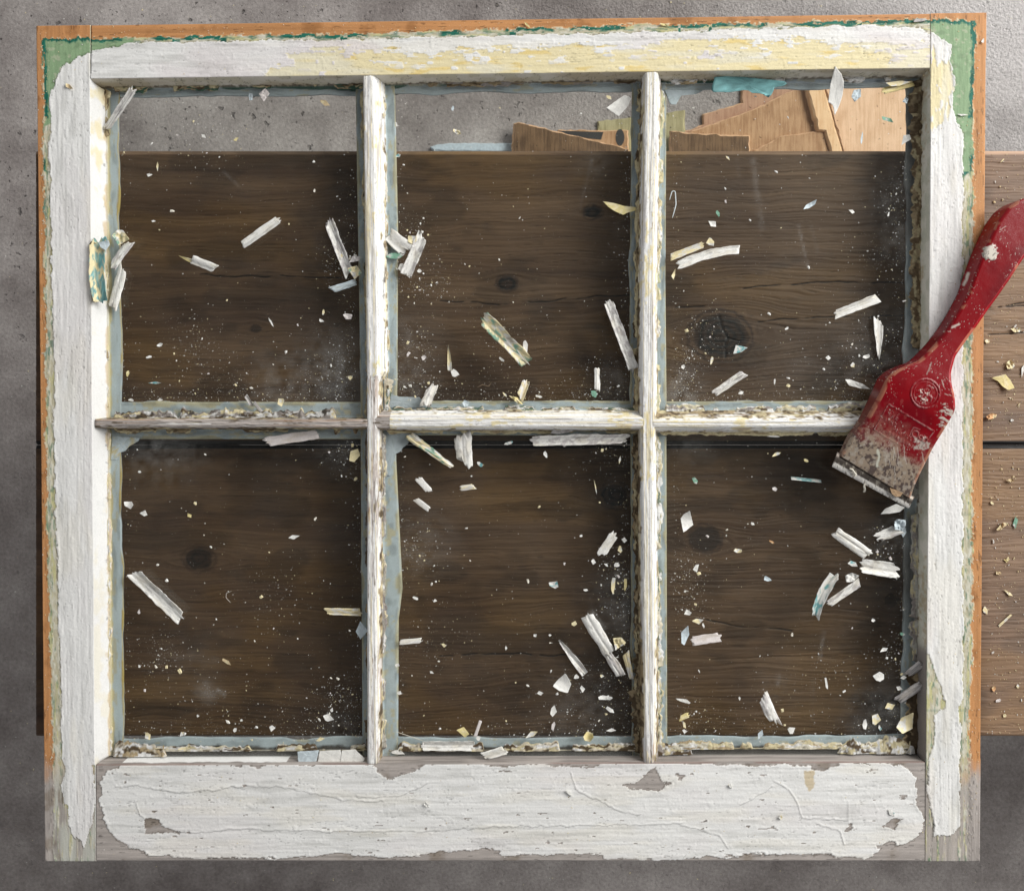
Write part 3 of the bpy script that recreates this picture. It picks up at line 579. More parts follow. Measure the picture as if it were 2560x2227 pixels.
# paint smears under the glass corners, residue of old putty on the glass ----------
def poly_ring(pts, n=60, jag=0., seed=1):
    pts = np.array(pts, float); d = np.r_[0, np.cumsum(np.hypot(*(np.roll(pts, -1, 0)-pts).T))]
    t = np.linspace(0, d[-1], n, endpoint=False); P = np.vstack([pts, pts[:1]])
    x = np.interp(t, d, P[:, 0]); y = np.interp(t, d, P[:, 1]); c = np.array([x.mean(), y.mean()])
    if jag:
        r_ = np.random.default_rng(seed); k = 1+(r_.random(n)-.5)*jag; x = c[0]+(x-c[0])*k; y = c[1]+(y-c[1])*k
    return x, y
def flake_mesh(name, pts, z, th, colf, curl=0, seed=1, jag=.06, n=48, crumple=0, ztilt=None, bow=None):
    x, y = poly_ring(pts, n, jag, seed); cx, cy = x.mean(), y.mean(); ks = [1, .93, .8, .62, .42, .2]
    X = []; Y = []
    for k in ks: X.append(cx+(x-cx)*k); Y.append(cy+(y-cy)*k)
    X = np.array(X+[np.full(n, cx)]); Y = np.array(Y+[np.full(n, cy)])
    R = max(np.hypot(x-cx, y-cy).max(), 1)
    ang = (seed*1.37) % 3.14 if bow is None else bow
    u = ((X-cx)*math.cos(ang)+(Y-cy)*math.sin(ang))/R; v = (-(X-cx)*math.sin(ang)+(Y-cy)*math.cos(ang))/R
    hz = curl*v*v*R*K+crumple*K*(6*fb(X/7, Y/7, 3, seed)+6)+.15e-3*fb(X/5, Y/5, 3, seed+2)
    hz = hz-hz.min()
    if ztilt is not None: hz = hz+ztilt[0]*(X-cx)/R+ztilt[1]*(Y-cy)/R
    T = z+th+hz; Bt = z+hz*.98
    c = colf(X, Y, u, v)
    wt = np.stack(W(X, Y, T), -1); wb = np.stack(W(X, Y, Bt), -1)
    rows = np.concatenate([wt[::-1], wb], 0); cc = np.concatenate([c[::-1], c*.97], 0)
    o = np.array(W(cx, cy, z)); co = rows.reshape(-1, 3)-o
    return mesh(name, co, gq(rows.shape[0], n, True)[:, ::-1].copy(), cc), o
def pal_noise(*cs, sc=8, seed=1, st=1.):
    cs = [np.asarray(c) for c in cs]
    def f(X, Y, u, v):
        c = np.broadcast_to(cs[0], X.shape+(3,)).copy()
        for i, q in enumerate(cs[1:]): c = mixc(c, q, ss(fb(X/sc, Y/sc, 3, seed+3*i), .15, .4))
        g = fb(v*9, u*1.5, 3, seed+9); return c*(1+.10*st*g)[..., None]
    return f
def smear(pts, cols, seed):
    m, o = flake_mesh('paint_smear', pts, ZG2-.00025, .00012, pal_noise(*cols, sc=14, seed=seed, st=.3), 0, seed, .05, 80); obj('paint_smear', m, M_paint, sash, o)
smear([(960, 1076), (1025, 1076), (1023, 1104), (1017, 1112), (1006, 1120), (1003, 1128), (990, 1134), (985, 1150), (975, 1190), (958, 1190)], [BLUE*.95], 3)
smear([(280, 1090), (350, 1095), (345, 1103), (324, 1115), (312, 1128), (301, 1131), (292, 1150), (276, 1150)], [BLUE*1.1, CREAM*.8], 4)
smear([(962, 985), (975, 985), (1000, 992), (1048, 993), (1060, 1003), (1060, 1020), (960, 1020)], [BLUE*.95], 5)
smear([(1660, 225), (1760, 226), (1740, 236), (1700, 240), (1690, 262), (1676, 262)], [BLUE], 6)
def crust(axis, a0, a1, foot, sgn, wd, hg, cols, seed, gap=0, tall=0):
    # foot: plan position of the rabbet line; grows away from it over the glass by sgn*wd
    n = int((a1-a0)/1.8); a = np.linspace(a0, a1, n); V = 11; t = np.linspace(0, 1, V)
    wv = wd*(.55+.55*ss(fb(a/42, a*0, 4, seed), -.9, .9)+.16*fb(a/9, a*0, 2, seed+1)); on = ss(fb(a/60, a*0+.3, 3, seed+2)-gap, -.08, .08); wv = np.maximum(wv*on, 0)*ss(a, a0, a0+8)*ss(a1-a, 0, 8)
    A, T = np.meshgrid(a, t, indexing='ij'); B = (foot(a) if callable(foot) else foot+0*a)[:, None]-sgn*3+sgn*(wv[:, None]+3)*T
    lump = fb(A/15, T*2.6, 4, seed+3); big = fb(A/40, T*1.3, 3, seed+4)
    hh = .46*hg*np.minimum(1, wv/wd)[:, None]*((1-T**2.2))*(.72+.4*big+.33*lump); hh = np.where(T >= .99, 0, np.maximum(hh, .00012)); hh = np.where(wv[:, None] < .6, -.0001, hh)
    Z = ZG+.00005+hh
    c = np.broadcast_to(np.asarray(cols[0]), A.shape+(3,)).copy()
    for i, q in enumerate(cols[1:]): c = mixc(c, np.asarray(q), ss(fb(A/(30-4*i), T*2.6+i, 4, seed+6+i), .15, .35))
    c = mixc(c, DIRT, ss(lump, -.55, -.8)*.6)
    c = c*(.86+.14*fb(A/4, T*6, 2, seed+11))[..., None]
    px, py = (A, B) if axis == 'x' else (B, A); wx, wy = XY(px, py); co = np.stack([wx, wy, Z], -1)
    f = gq(n, V); 
    if (axis == 'x') == (sgn > 0): f = f[:, ::-1]
    me = mesh('putty_residue', co, f.copy(), c); obj('putty_residue', me, M_chip, sash)
D_ = [TAN, BROWN, CREAM*.75, GREYW]; Wc = [np.array((.66, .62, .52)), WHITE, CREAM*.9, TAN]; Gc = [np.array((.62, .56, .44)), CREAM*.9, BROWN, np.array((.10, .16, .12)), WHITE]
wL = lambda a: inL(a)+17; wR = lambda a: inR(a)-3; wT = lambda a: inT(a)+3; wB = lambda a: inB(a)-2
# top left pane
crust('y', 205, 330, wL, 1, 14, .004, [TAN, CREAM*.8, BROWN], 1); crust('y', 560, 1030, wL, 1, 5, .002, [CREAM, WHITE, TAN], 2, gap=.0)
crust('x', 262, 905, wT, 1, 13, .003, [TAN*.9, BROWN, CREAM*.8, np.array((.06, .13, .09))], 3, gap=-.15)
crust('y', 205, 1046, lambda a: c1(a)-15, -1, 12, .004, [TAN*.8, np.array((.45, .42, .30)), BROWN, CREAM*.8], 4, gap=-.3)
crust('x', 262, 905, 1043, -1, 26, .0045, [GREYW*.9, BROWN, DIRT*2, CREAM*.85, WHITE*.8], 5, gap=-.6)
# top centre
crust('x', 955, 1600, wT, 1, 10, .003, [TAN*.8, BROWN, GREYW], 6, gap=.0); crust('y', 200, 1040, lambda a: c1(a)+34, 1, 5, .0025, Wc, 7, gap=.0)
crust('y', 940, 1035, lambda a: c1(a)+28, 1, 18, .004, Gc, 36, gap=-.6)
crust('y', 200, 1040, lambda a: c2(a)-20, -1, 12, .004, [CREAM*.85, TAN, BROWN], 8, gap=-.4); crust('x', 960, 1600, 1024, -1, 11, .003, Gc, 9, gap=-.3)
# top right
crust('x', 1652, 2310, wT, 1, 12, .004, [WHITE*.8, TAN, BROWN, WHITE], 10, gap=-.2); crust('y', 205, 1045, lambda a: c2(a)+29, 1, 11, .003, [CREAM*.9, WHITE, PALEG], 11, gap=-.3)
crust('y', 185, 1045, wR, -1, 26, .0065, [np.array((.46, .39, .24)), CREAM*.65, TAN*.8, BROWN*1.5], 12, gap=-.9); crust('x', 1655, 2300, 1026, -1, 20, .004, [np.array((.6, .56, .42)), CREAM*.8, BROWN, GREYW, WHITE], 13, gap=-.4)
crust('y', 180, 330, wR, -1, 34, .008, [BROWN*1.2, TAN*.5, BROWN], 14, gap=-.9)
# bottom left
crust('y', 1075, 1895, wL, 1, 8, .0025, [CREAM*.95, WHITE, np.array((.72, .60, .45))], 15, gap=-.2); crust('x', 262, 905, 1072, 1, 12, .003, [BROWN*1.5, TAN, CREAM*.8], 16, gap=-.4)
crust('y', 1075, 1900, lambda a: c1(a)-14, -1, 12, .004, [BROWN*1.2, TAN, GREYW*.6], 17, gap=-.3)
crust('x', 262, 912, lambda a: wB(a)-19, -1, 15, .003, [np.array((.58, .54, .44)), WHITE*.95, CREAM*.8, BROWN], 18, gap=-.1)
crust('x', 262, 400, lambda a: wB(a)-6, -1, 34, .004, [np.array((.52, .47, .38)), BROWN, WHITE, TAN], 37, gap=-.9)
# bottom centre
crust('x', 960, 1600, 1077, 1, 8, .002, [CREAM*.9, TAN, CREAM], 19, gap=-.3); crust('y', 1080, 1890, lambda a: c1(a)+19, 1, 12, .003, [np.array((.40, .38, .33)), WHITE, CREAM, GREYW], 20, gap=-.2)
crust('y', 1080, 1900, lambda a: c2(a)-18, -1, 16, .005, [TAN*.9, CREAM*.75, BROWN, BROWN], 21, gap=-.7)
crust('x', 965, 1600, lambda a: wB(a)-17, -1, 19, .0035, [np.array((.62, .56, .44)), WHITE, CREAM*.8, BROWN], 22, gap=-.5)
crust('y', 1650, 1900, lambda a: c2(a)-16, -1, 28, .007, [BROWN, TAN*.6, TAN*.8], 23, gap=-.8)
# bottom right
crust('x', 1655, 2300, 1080, 1, 9, .002, [CREAM*.9, CREAM, TAN], 24, gap=-.5); crust('y', 1085, 1890, lambda a: c2(a)+27, 1, 15, .003, [np.array((.60, .55, .42)), CREAM*.9, np.array((.16, .2, .15)), WHITE], 25, gap=-.6)
crust('y', 1120, 1700, wR, -1, 20, .004, [np.array((.48, .47, .42)), CREAM*.8, GREYW], 26, gap=-.6); crust('y', 1690, 1900, wR, -1, 30, .006, [BROWN, TAN, BROWN*.6], 27, gap=-.8)
crust('x', 1655, 2310, lambda a: wB(a)-20, -1, 18, .0035, [np.array((.66, .62, .50)), WHITE, TAN, CREAM*.8], 28, gap=-.5)
crust('x', 2110, 2310, lambda a: wB(a)-8, -1, 34, .005, [WHITE*.85, BROWN, CREAM*.7, WHITE], 29, gap=-.8)
crust('x', 1640, 1740, lambda a: wB(a)-6, -1, 40, .004, [WHITE*.8, GREYW, CREAM*.8, BROWN], 30, gap=-.8)

# ------------------------------------------------------------------ plywood offcuts on the floor
def offcut(name, label, pts, z0, th, mat, medge, group='plywood offcuts on the concrete floor', ch=1.0):
    pts = np.array(pts, float); zt = z0+th; x, y, _ = W(pts[:, 0], pts[:, 1], zt); ar = 0.5*np.sum(x*np.roll(y, -1)-y*np.roll(x, -1))
    if ar < 0: x, y = x[::-1], y[::-1]
    xs, ys = [], []; r_ = np.random.default_rng(len(label))
    for i in range(len(x)):
        j = (i+1) % len(x); L_ = math.hypot(x[j]-x[i], y[j]-y[i]); k = max(1, int(L_/.006))
        for t in range(k):
            f = t/k; jx, jy = (r_.random(2)-.5)*(.0016 if t else 0); xs.append(x[i]+(x[j]-x[i])*f+jx); ys.append(y[i]+(y[j]-y[i])*f+jy)
    P = np.array([xs, ys]).T; n = len(P); tn = np.roll(P, -1, 0)-np.roll(P, 1, 0); tn /= np.hypot(tn[:, 0], tn[:, 1])[:, None]; nn = np.stack([-tn[:, 1], tn[:, 0]], -1)
    d = .0022*ch*(.5+r_.random(n)[:, None]*.8); I = P+nn*d; c = P.mean(0)
    v = [(a, b, z0) for a, b in P]+[(a, b, zt-.0022) for a, b in P]+[(a, b, zt) for a, b in I]
    f = [tuple(range(2*n, 3*n))]+[(i, (i+1) % n, n+(i+1) % n, n+i) for i in range(n)]+[(n+i, n+(i+1) % n, 2*n+(i+1) % n, 2*n+i) for i in range(n)]+[tuple(range(n-1, -1, -1))]
    v = [(a-c[0], b-c[1], q-z0) for a, b, q in v]; me = mesh(name, v, f, smooth=False); me.materials.append(mat); me.materials.append(medge)
    for p in me.polygons:
        if 0 < p.index <= 2*n: p.material_index = 1
    return tag(obj(name, me, None, None, (c[0], c[1], z0)), label, 'plywood offcut', group)
P_tan = mat_ply('plywood_tan', (.50, .31, .17), (.34, .19, .095), .15); P_pale = mat_ply('plywood_pale', (.76, .52, .34), (.62, .40, .24), .04); P_pink = mat_ply('plywood_pinkish', (.46, .28, .18), (.34, .19, .12), -.3)
P_dark = mat_ply('plywood_dark', (.19, .115, .06), (.10, .058, .03), .1); P_str = mat_ply('pine_strip', (.80, .55, .32), (.68, .42, .22), .3); P_yel = mat_ply('weathered_yellow_ply', (.42, .38, .22), (.28, .25, .13), 0)
P_edge = mat_flat('splintered_edge', (.68, .42, .24)); P_blk = mat_flat('black_stamp', (.02, .018, .016)); P_blue = mat_flat('pale_blue_paint', (.56, .66, .72), .5)
T_ = {c: (ox, oy) for c, (ox, oy) in dict(A=(0, 0), B=(850, 0), C=(1700, 0), D=(0, 740), E=(850, 740), F=(1700, 740), G=(0, 1477), H=(850, 1477), I=(1700, 1477)).items()}
SC = .4185
def tp(t, pts): ox, oy = T_[t]; return [(ox+a*SC, oy+b*SC) for a, b in pts]
offcut('plywood_offcut', 'large pale reddish plywood offcut on the floor, furthest right of the pile', tp('C', [(862, 520), (1440, 440), (1560, 1100), (1000, 1100), (968, 890)]), FZ, .006, P_pale, P_edge)
offcut('plywood_offcut', 'pinkish plywood offcut with ragged saw cut, half hidden behind the tan board in the pile', tp('C', [(365, 480), (900, 440), (760, 700), (30, 1000), (10, 790), (140, 742), (135, 680), (370, 612)]), FZ, .006, P_pink, P_edge)
offcut('plywood_offcut', 'tan plywood offcut with dark scuffs in the middle of the floor pile', tp('C', [(60, 785), (430, 655), (600, 570), (752, 500), (905, 1080), (40, 1080)]), FZ+.0065, .006, P_tan, P_edge)
offcut('plywood_offcut', 'small golden brown plywood offcut lowest in the pile beside the narrow pale strip', tp('C', [(440, 896), (600, 812), (862, 772), (930, 1080), (440, 1080)]), FZ+.013, .005, P_tan, P_edge)
tag(offcut('pine_strip', 'narrow bright strip of raw pine standing out between the plywood pieces', tp('C', [(752, 500), (850, 470), (1010, 1040), (940, 1040), (870, 782), (828, 778)]), FZ+.013, .010, P_str, P_str), 'narrow bright strip of raw pine standing out between the plywood pieces', 'wood strip')
offcut('plywood_offcut', 'weathered yellowish plywood offcut showing on both sides of the right upright bar', tp('B', [(1538, 722), (1730, 700), (2063, 655), (2063, 1080), (1538, 1080)]), FZ, .005, P_yel, P_yel)
o_st = offcut('plywood_offcut', 'brown plywood offcut with black stamped lettering behind the sloping dark piece', tp('B', [(1300, 772), (1725, 776), (1725, 1080), (1300, 1080)]), FZ+.0055, .006, P_tan, P_edge)
def stamp(pts):
    z = FZ+.0055+.006+.0003; pts = np.array(pts); x, y, _ = W(pts[:, 0], pts[:, 1], z); l = o_st.location
    n = len(x); v = [(a-l[0], b-l[1], z-l[2]) for a, b in zip(x, y)]+[(a-l[0], b-l[1], z-l[2]-.0004) for a, b in zip(x, y)]
    f = [tuple(range(n)), tuple(range(2*n-1, n-1, -1))]+[(i, i+n, (i+1) % n+n, (i+1) % n) for i in range(n)]
    obj('stamped_letter', fixn(mesh('stamped_letter', v, f, smooth=False)), P_blk, o_st)
stamp(tp('B', [(1310, 782), (1573, 790), (1560, 836), (1500, 830), (1310, 800)])); stamp([(1535+.1+11*math.cos(a)-15+30, 0+344+21*math.sin(a)) for a in np.linspace(0, 6.28, 18)[:-1]])
offcut('plywood_offcut', 'dark brown plywood offcut with splintered edge just right of the right upright bar', tp('C', [(-60, 780), (130, 796), (420, 806), (424, 1080), (-60, 1080)]), FZ+.013, .006, P_dark, P_edge)
offcut('plywood_offcut', 'dark wedge shaped plywood offcut with a sloping splintered edge under the upper middle pane', tp('B', [(1036, 736), (1066, 727), (1300, 782), (1729, 888), (1729, 1080), (1008, 1080)]), FZ+.013, .006, P_dark, P_edge)
tag(offcut('painted_stick', 'pale blue painted stick with a pointed end lying on the concrete left of the plywood', tp('B', [(536, 876), (582, 860), (660, 852), (1060, 855), (1060, 912), (560, 904)]), FZ, .006, P_blue, P_blue), 'pale blue painted stick with a pointed end lying on the concrete left of the plywood', 'stick')
for nm in ('pine_strip', 'painted_stick'):
    del bpy.data.objects[nm]['group']

# ------------------------------------------------------------------ scraper
Ls = [(2097, 1138), (2118, 1091), (2150, 1044), (2178, 985), (2194, 947), (2211, 930), (2239, 917), (2271, 906), (2314, 863), (2347, 820), (2373, 777), (2395, 735), (2411, 687), (2428, 640), (2447, 597), (2466, 559), (2487, 531), (2513, 512), (2545, 502), (2572, 503)]
Rs = [(2279, 1248), (2305, 1190), (2340, 1120), (2376, 1062), (2396, 1026), (2394, 990), (2386, 962), (2384, 936), (2395, 893), (2423, 852), (2449, 817), (2475, 779), (2500, 745), (2530, 702), (2560, 656), (2592, 612), (2616, 577), (2626, 545), (2614, 520), (2594, 507)]
Th = [2.8, 7.5, 11.5, 14.5, 15.5, 15.5, 15.5, 15, 14.5, 14.5, 15, 15.5, 16, 16.5, 17, 17, 17, 17, 16.5, 16]
def build_scraper():
    root = obj('paint_scraper', None, None, None, tuple(float(v) for v in W(2290, 1090, .001)))
    tag(root, 'red plastic paint scraper with worn steel blade lying across the right side of the sash', 'scraper')
    o = np.array(root.location)
    Lp, Rp, Tp = map(lambda q: np.array(q, float), (Ls, Rs, Th)); mid = (Lp+Rp)/2; d = np.r_[0, np.cumsum(np.hypot(*np.diff(mid, axis=0).T))]
    U = 420; t = np.linspace(0, d[-1], U)
    def cr(v):
        q = np.interp(t, d, v); k = np.hanning(19); k /= k.sum(); qp = np.pad(q, 9, mode='reflect', reflect_type='odd'); return np.convolve(qp, k, 'valid')
    L = np.stack([cr(Lp[:, 0]), cr(Lp[:, 1])], 1); R = np.stack([cr(Rp[:, 0]), cr(Rp[:, 1])], 1); T = cr(Tp)*1e-3
    zb = .0012
    Lx, Ly, _ = W(L[:, 0], L[:, 1], zb+.002); Rx, Ry, _ = W(R[:, 0], R[:, 1], zb+T)
    Lw = np.stack([Lx, Ly], 1); Rw = np.stack([Rx, Ry], 1)
    ax = Rw-Lw; wd = np.hypot(ax[:, 0], ax[:, 1]); ax /= wd[:, None]
    fr = np.minimum(.0026, T*.45)
    cs = []   # (across metres from left, z above zb, kind)
    V1, V2, VT = 9, 7, 150
    offs = []; zs = []; kd = []
    def add(o_, z_, k): offs.append(o_+0*wd); zs.append(z_+0*wd); kd.append(k)
    add(.001, 0, 0); add(0, .0008, 0)
    for q in np.linspace(.1, 1, V1): add(.0012*q, .0008+(T-fr-.0008)*q, 0)
    for a in np.linspace(.15, 1, V2): an = a*math.pi/2; add(.0012+fr*(1-math.cos(an)), T-fr+fr*math.sin(an), 1)
    for q in np.linspace(.01, .99, VT): add(.0012+fr+(wd-.0024-2*fr)*q, T, 2)
    for a in np.linspace(1, .15, V2): an = a*math.pi/2; add(wd-.0012-fr*(1-math.cos(an)), T-fr+fr*math.sin(an), 3)
    for q in np.linspace(1, .1, V1): add(wd-.0012*q, .0008+(T-fr-.0008)*q, 4)
    add(wd, .0008, 4); add(wd-.001, 0, 4)
    off = np.stack(offs, 1); z = np.stack(zs, 1); kd = np.array(kd); KD = np.repeat(kd[None], U, 0)
    X = Lw[:, None, 0]+ax[:, None, 0]*off; Y = Lw[:, None, 1]+ax[:, None, 1]*off; Z = zb+z
    f = H/(H-Z); sx = X*f/K+CX; sy = -Y*f/K+CY      # reference drawing coordinates of the marks
    # local drawing frame of the head: along the blade edge (u) and away from it (v)
    ux, uy = .858, .514; vx, vy = .514, -.858
    u = (sx-2221)*ux+(sy-1010)*uy; v = (sx-2221)*vx+(sy-1010)*vy
    blade_d = (sx-2097)*vx+(sy-1138)*vy
    n1 = fb(sx/26, sy/26, 4, 71); n2 = fb(sx/6, sy/6, 3, 72); n3 = fb(sx/70, sy/70, 3, 73)
    red = np.array((.21, .0, .006)); dred = np.array((.13, .001, .006))
    c = mixc(red, dred, ss(n3, -.2, .8)*.7); c = mixc(c, np.array((.30, .08, .07)), ss(fb(sx/9, sy/9, 3, 74), .7, .95)*.3)
    worn = np.clip(ss(blade_d+22*n1+9*n2, 125, 30)+.25*ss(blade_d+30*n1, 190, 60), 0, 1); ct = mixc(np.array((.34, .28, .21)), np.array((.10, .085, .075)), ss(n2+.5*n1, -.2, .5)); ct = mixc(ct, np.array((.42, .38, .32)), ss(fb(sx/12, sy/12, 3, 75), .35, .6)*.7)
    c = mixc(c, ct, worn*.93)
    edge = ((KD == 1) | (KD == 3))*1.0; ew = ss(fb(sx/30, sy/30, 3, 76)+.4*(blade_d < 260), .1, .5)
    c = mixc(c, np.array((.42, .20, .12)), edge*ew*.55); c = np.where(((KD == 3)|(KD == 4))[..., None] & (blade_d > 250)[..., None], c*1.25+np.array((.08, 0, 0)), c)  # brown wear on edges; right side brightened as a painted rim highlight
    c = np.where((KD == 0)[..., None], mixc(c, np.array((.12, .05, .035)), ss(300-blade_d, 0, 200)*.6), c)
    # dried white paint marks and scratches
    wm = np.array((.62, .57, .50))
    sp = ss(fb(sx/3.2, sy/3.2, 2, 77), .9, 1.02)*ss(fb(sx/60, sy/60, 2, 78)+.25, -.1, .5); c = mixc(c, wm, sp*.65)
    bl = ss(19+4*fb(sx/7, sy/7, 2, 79)-np.hypot(sx-2475, sy-632), -1, 1.5); c = mixc(c, mixc(wm*1.05, wm*.45, ss(fb((sx+sy)/5, (sx-sy)/14, 3, 80), .15, .4)), bl)
    bl2 = ss(15+9*fb(sx/9, sy/9, 3, 81)-np.hypot((sx-2304)/1.3, sy-1112), -4, 4)*ss(n2, -.6, .1); c = mixc(c, wm*.75, bl2*.8)
    bl3 = ss(18+9*fb(sx/12, sy/4, 3, 82)-np.hypot((sx-2366)/1.0, (sy-1045)/1.6), -2, 2)*ss(fb((sx+.5*sy)/14, (sy-.5*sx)/3.5, 3, 83), -.3, .1); c = mixc(c, wm*.8, bl3*.9)
    def scr(pts, w_, k=.8, colr=wm): 
        nonlocal c; c = mixc(c, colr, ss(dline(sx+1.5*fb(sy/9, sx/9, 2, 84), sy, pts), w_, w_*.3)*k)
    scr([(2194, 1125), (2197, 1142), (2192, 1165)], 4.5, .9, np.array((.60, .60, .50)))
    for q in [[(2236, 1122), (2233, 1150)], [(2244, 1118), (2246, 1165)], [(2258, 1112), (2266, 1160)], [(2222, 1140), (2226, 1168)], [(2236, 1166), (2238, 1200)], [(2216, 1140), (2215, 1165)], [(2278, 1180), (2290, 1215)], [(2305, 1130), (2316, 1175)], [(2395, 700), (2404, 690)], [(2378, 816), (2396, 809)], [(2410, 705), (2424, 680)], [(2500, 575), (2514, 566)], [(2354, 950), (2360, 968)], [(2360, 985), (2378, 988)]]: scr(q, 1.5, .5)
    scr([(2409, 712), (2421, 684)], 5, .9, wm*1.05); scr([(2379, 819), (2398, 811)], 3.6, .7); scr([(2318, 935), (2328, 907)], 3.2, .5, wm*.6)
    # embossed emblem ring, frame and worn lettering
    hz = np.zeros_like(Z); flat = (KD == 2)
    def emb(dist, wl, h=.00035, tint=.35):
        nonlocal c, hz
        m = ss(dist, wl+.8, wl-.6)*flat; hz += h*m; c = mixc(c, np.array((.55, .36, .33)), m*tint*.6*ss(n2+.6*n1, -.5, .5))
    rc = np.hypot(sx-2313, sy-984); emb(np.abs(rc-36), 1.6, .00045, .5); emb(np.abs(rc-29), .8, .0003, .3)
    def uv(a, b): return (2221+a*ux+b*vx, 1010+a*uy+b*vy)
    W_, H_ = 133, -72
    P0, P1, P2, P3 = uv(0, 0), uv(W_, 0), uv(W_-6, -48), uv(2, H_)
    emb(dline(sx, sy, [P3, P0, P1, P2]), 1.0, .0004, .75); emb(dline(sx, sy, [P3, uv(40, H_-3), uv(80, H_)]), .9, .0003, .55)
    emb(dline(sx, sy, [uv(84, -42), uv(84, -18), uv(100, -14)]), .9, .0003, .5)
    # worn emblem inside the ring: a leaf like loop over two short curls
    q = np.hypot(((sx-2318)*ux+(sy-975)*uy)/.7, (sx-2318)*vx+(sy-975)*vy); emb(np.abs(q-11), 1.2, .0004, .5)
    emb(dline(sx, sy, [(2292, 985), (2300, 978), (2308, 986), (2302, 996), (2312, 1003)]), 1.3, .0004, .6); emb(dline(sx, sy, [(2312, 992), (2322, 988), (2330, 995), (2326, 1004)]), 1.3, .0004, .5)
    wmk = ss(fb(sx/4, sy/4, 3, 85), .2, .5)*ss(24-np.hypot(sx-2308, sy-990), 0, 8); c = mixc(c, wm, wmk*.75)
    r_ = np.random.default_rng(4)
    for row, (b0, h_, x0_, n_) in enumerate([(-16, 9, 14, 3), (-31, 8, 12, 4), (-40, 9, 40, 8), (-57, 7, 30, 9)]):   # rows of raised letters, worn past reading
        for k in range(n_):
            a0_ = x0_+k*(h_*.95+1.5); cxx, cyy = uv(a0_+h_*.35, b0-h_*.5); kind = r_.integers(0, 3)
            if kind == 0:
                q = np.hypot(((sx-cxx)*ux+(sy-cyy)*uy)/.75, (sx-cxx)*vx+(sy-cyy)*vy); emb(np.abs(q-h_*.42), .7, .0003, .45)
            elif kind == 1: emb(dline(sx, sy, [uv(a0_, b0), uv(a0_, b0-h_), uv(a0_+h_*.6, b0-h_)]), .7, .0003, .45); emb(dline(sx, sy, [uv(a0_, b0-h_*.5), uv(a0_+h_*.5, b0-h_*.5)]), .7, .0003, .4)
            else: emb(dline(sx, sy, [uv(a0_, b0-h_), uv(a0_, b0), uv(a0_+h_*.55, b0-h_*.3), uv(a0_, b0-h_*.5), uv(a0_+h_*.6, b0-h_)]), .7, .0003, .45)
    for cu, rr in ((96, 8), (112, 5), (124, 6)):
        cxx, cyy = uv(cu, -30); emb(np.abs(np.hypot(sx-cxx, sy-cyy)-rr), 1.2, .0004, .6)
    Z = Z+hz+.00005*n1*flat-.00012*sp+.0004*bl+.0002*bl3*flat
    # close the two ends
    X = np.vstack([X[:1].mean()+0*X[:1]*0+X[:1]*0, X, X[-1:]*0+X[-1].mean()]); Y = np.vstack([Y[:1]*0+Y[0].mean(), Y, Y[-1:]*0+Y[-1].mean()])
    Z = np.vstack([Z[:1]*.0+zb+.0012, Z, Z[-1:]*0+Z[-1].max()*.6]); c = np.concatenate([c[:1]*.6, c, c[-1:]])
    co = np.stack([X, Y, Z], -1)-o
    me = mesh('handle', co, gq(U+2, off.shape[1], True)[:, ::-1].copy(), c); fixn(me); obj('handle', me, M_red, root)
    # blade: plate with bent front lip
    A0, A1 = np.array((2088., 1143.)), np.array((2281., 1253.)); B0, B1 = np.array((2080., 1166.)), np.array((2272., 1271.))
    n = 120; ts = np.linspace(0, 1, n); rows = []; cc = []
    prof = [(-.6, .0022, 0), (0., .0022, 0), (.2, .0020, 0), (.42, .0015, 0), (.50, .0014, 1), (.75, .0013, 1), (.97, .0010, 1), (1.02, .0002, 1), (.6, -.0002, 0), (-.6, .0004, 0)]
    for p, zq, lipf in prof:
        a = A0+(B0-A0)*p*1.0; b = A1+(B1-A1)*p*1.0; xx = a[0]+(b[0]-a[0])*ts; yy = a[1]+(b[1]-a[1])*ts
        yy = yy+(p > .9)*.25*fb(ts*9, ts*0, 2, 91); rows.append(np.stack(W(xx, yy, zq+.0004), -1)-o)
        g = fb(ts*40+p*3, ts*0+p*4, 3, 92); base = np.array((.80, .77, .72)) if lipf else np.array((.12, .10, .085)); q = base*(1+.35*g)[:, None]
        if not lipf: q = mixc(q, np.array((.40, .36, .30)), ss(g, .3, .6))
        else: q = mixc(q, np.array((.16, .13, .1)), ss(g, .45, .7))
        cc.append(q)
    co = np.array(rows).transpose(1, 0, 2); cc = np.array(cc).transpose(1, 0, 2); co = np.concatenate([co[:1]*0+co[0].mean(0), co, co[:1]*0+co[-1].mean(0)]); cc = np.concatenate([cc[:1], cc, cc[-1:]])
    me = mesh('blade', co, gq(n+2, len(prof), True), cc); fixn(me); obj('blade', me, M_metal, root)
    pts = [(2224, 1219), (2250, 1228), (2257, 1232), (2251, 1241), (2239, 1242), (2229, 1234)]
    m, oo = flake_mesh('blade_tab', pts, .0029, .0012, pal_noise((.36, .24, .14), (.26, .17, .10), seed=3), 0, 3, .02); obj('blade_tab', m, M_chip, root, tuple(oo-o))
build_scraper()

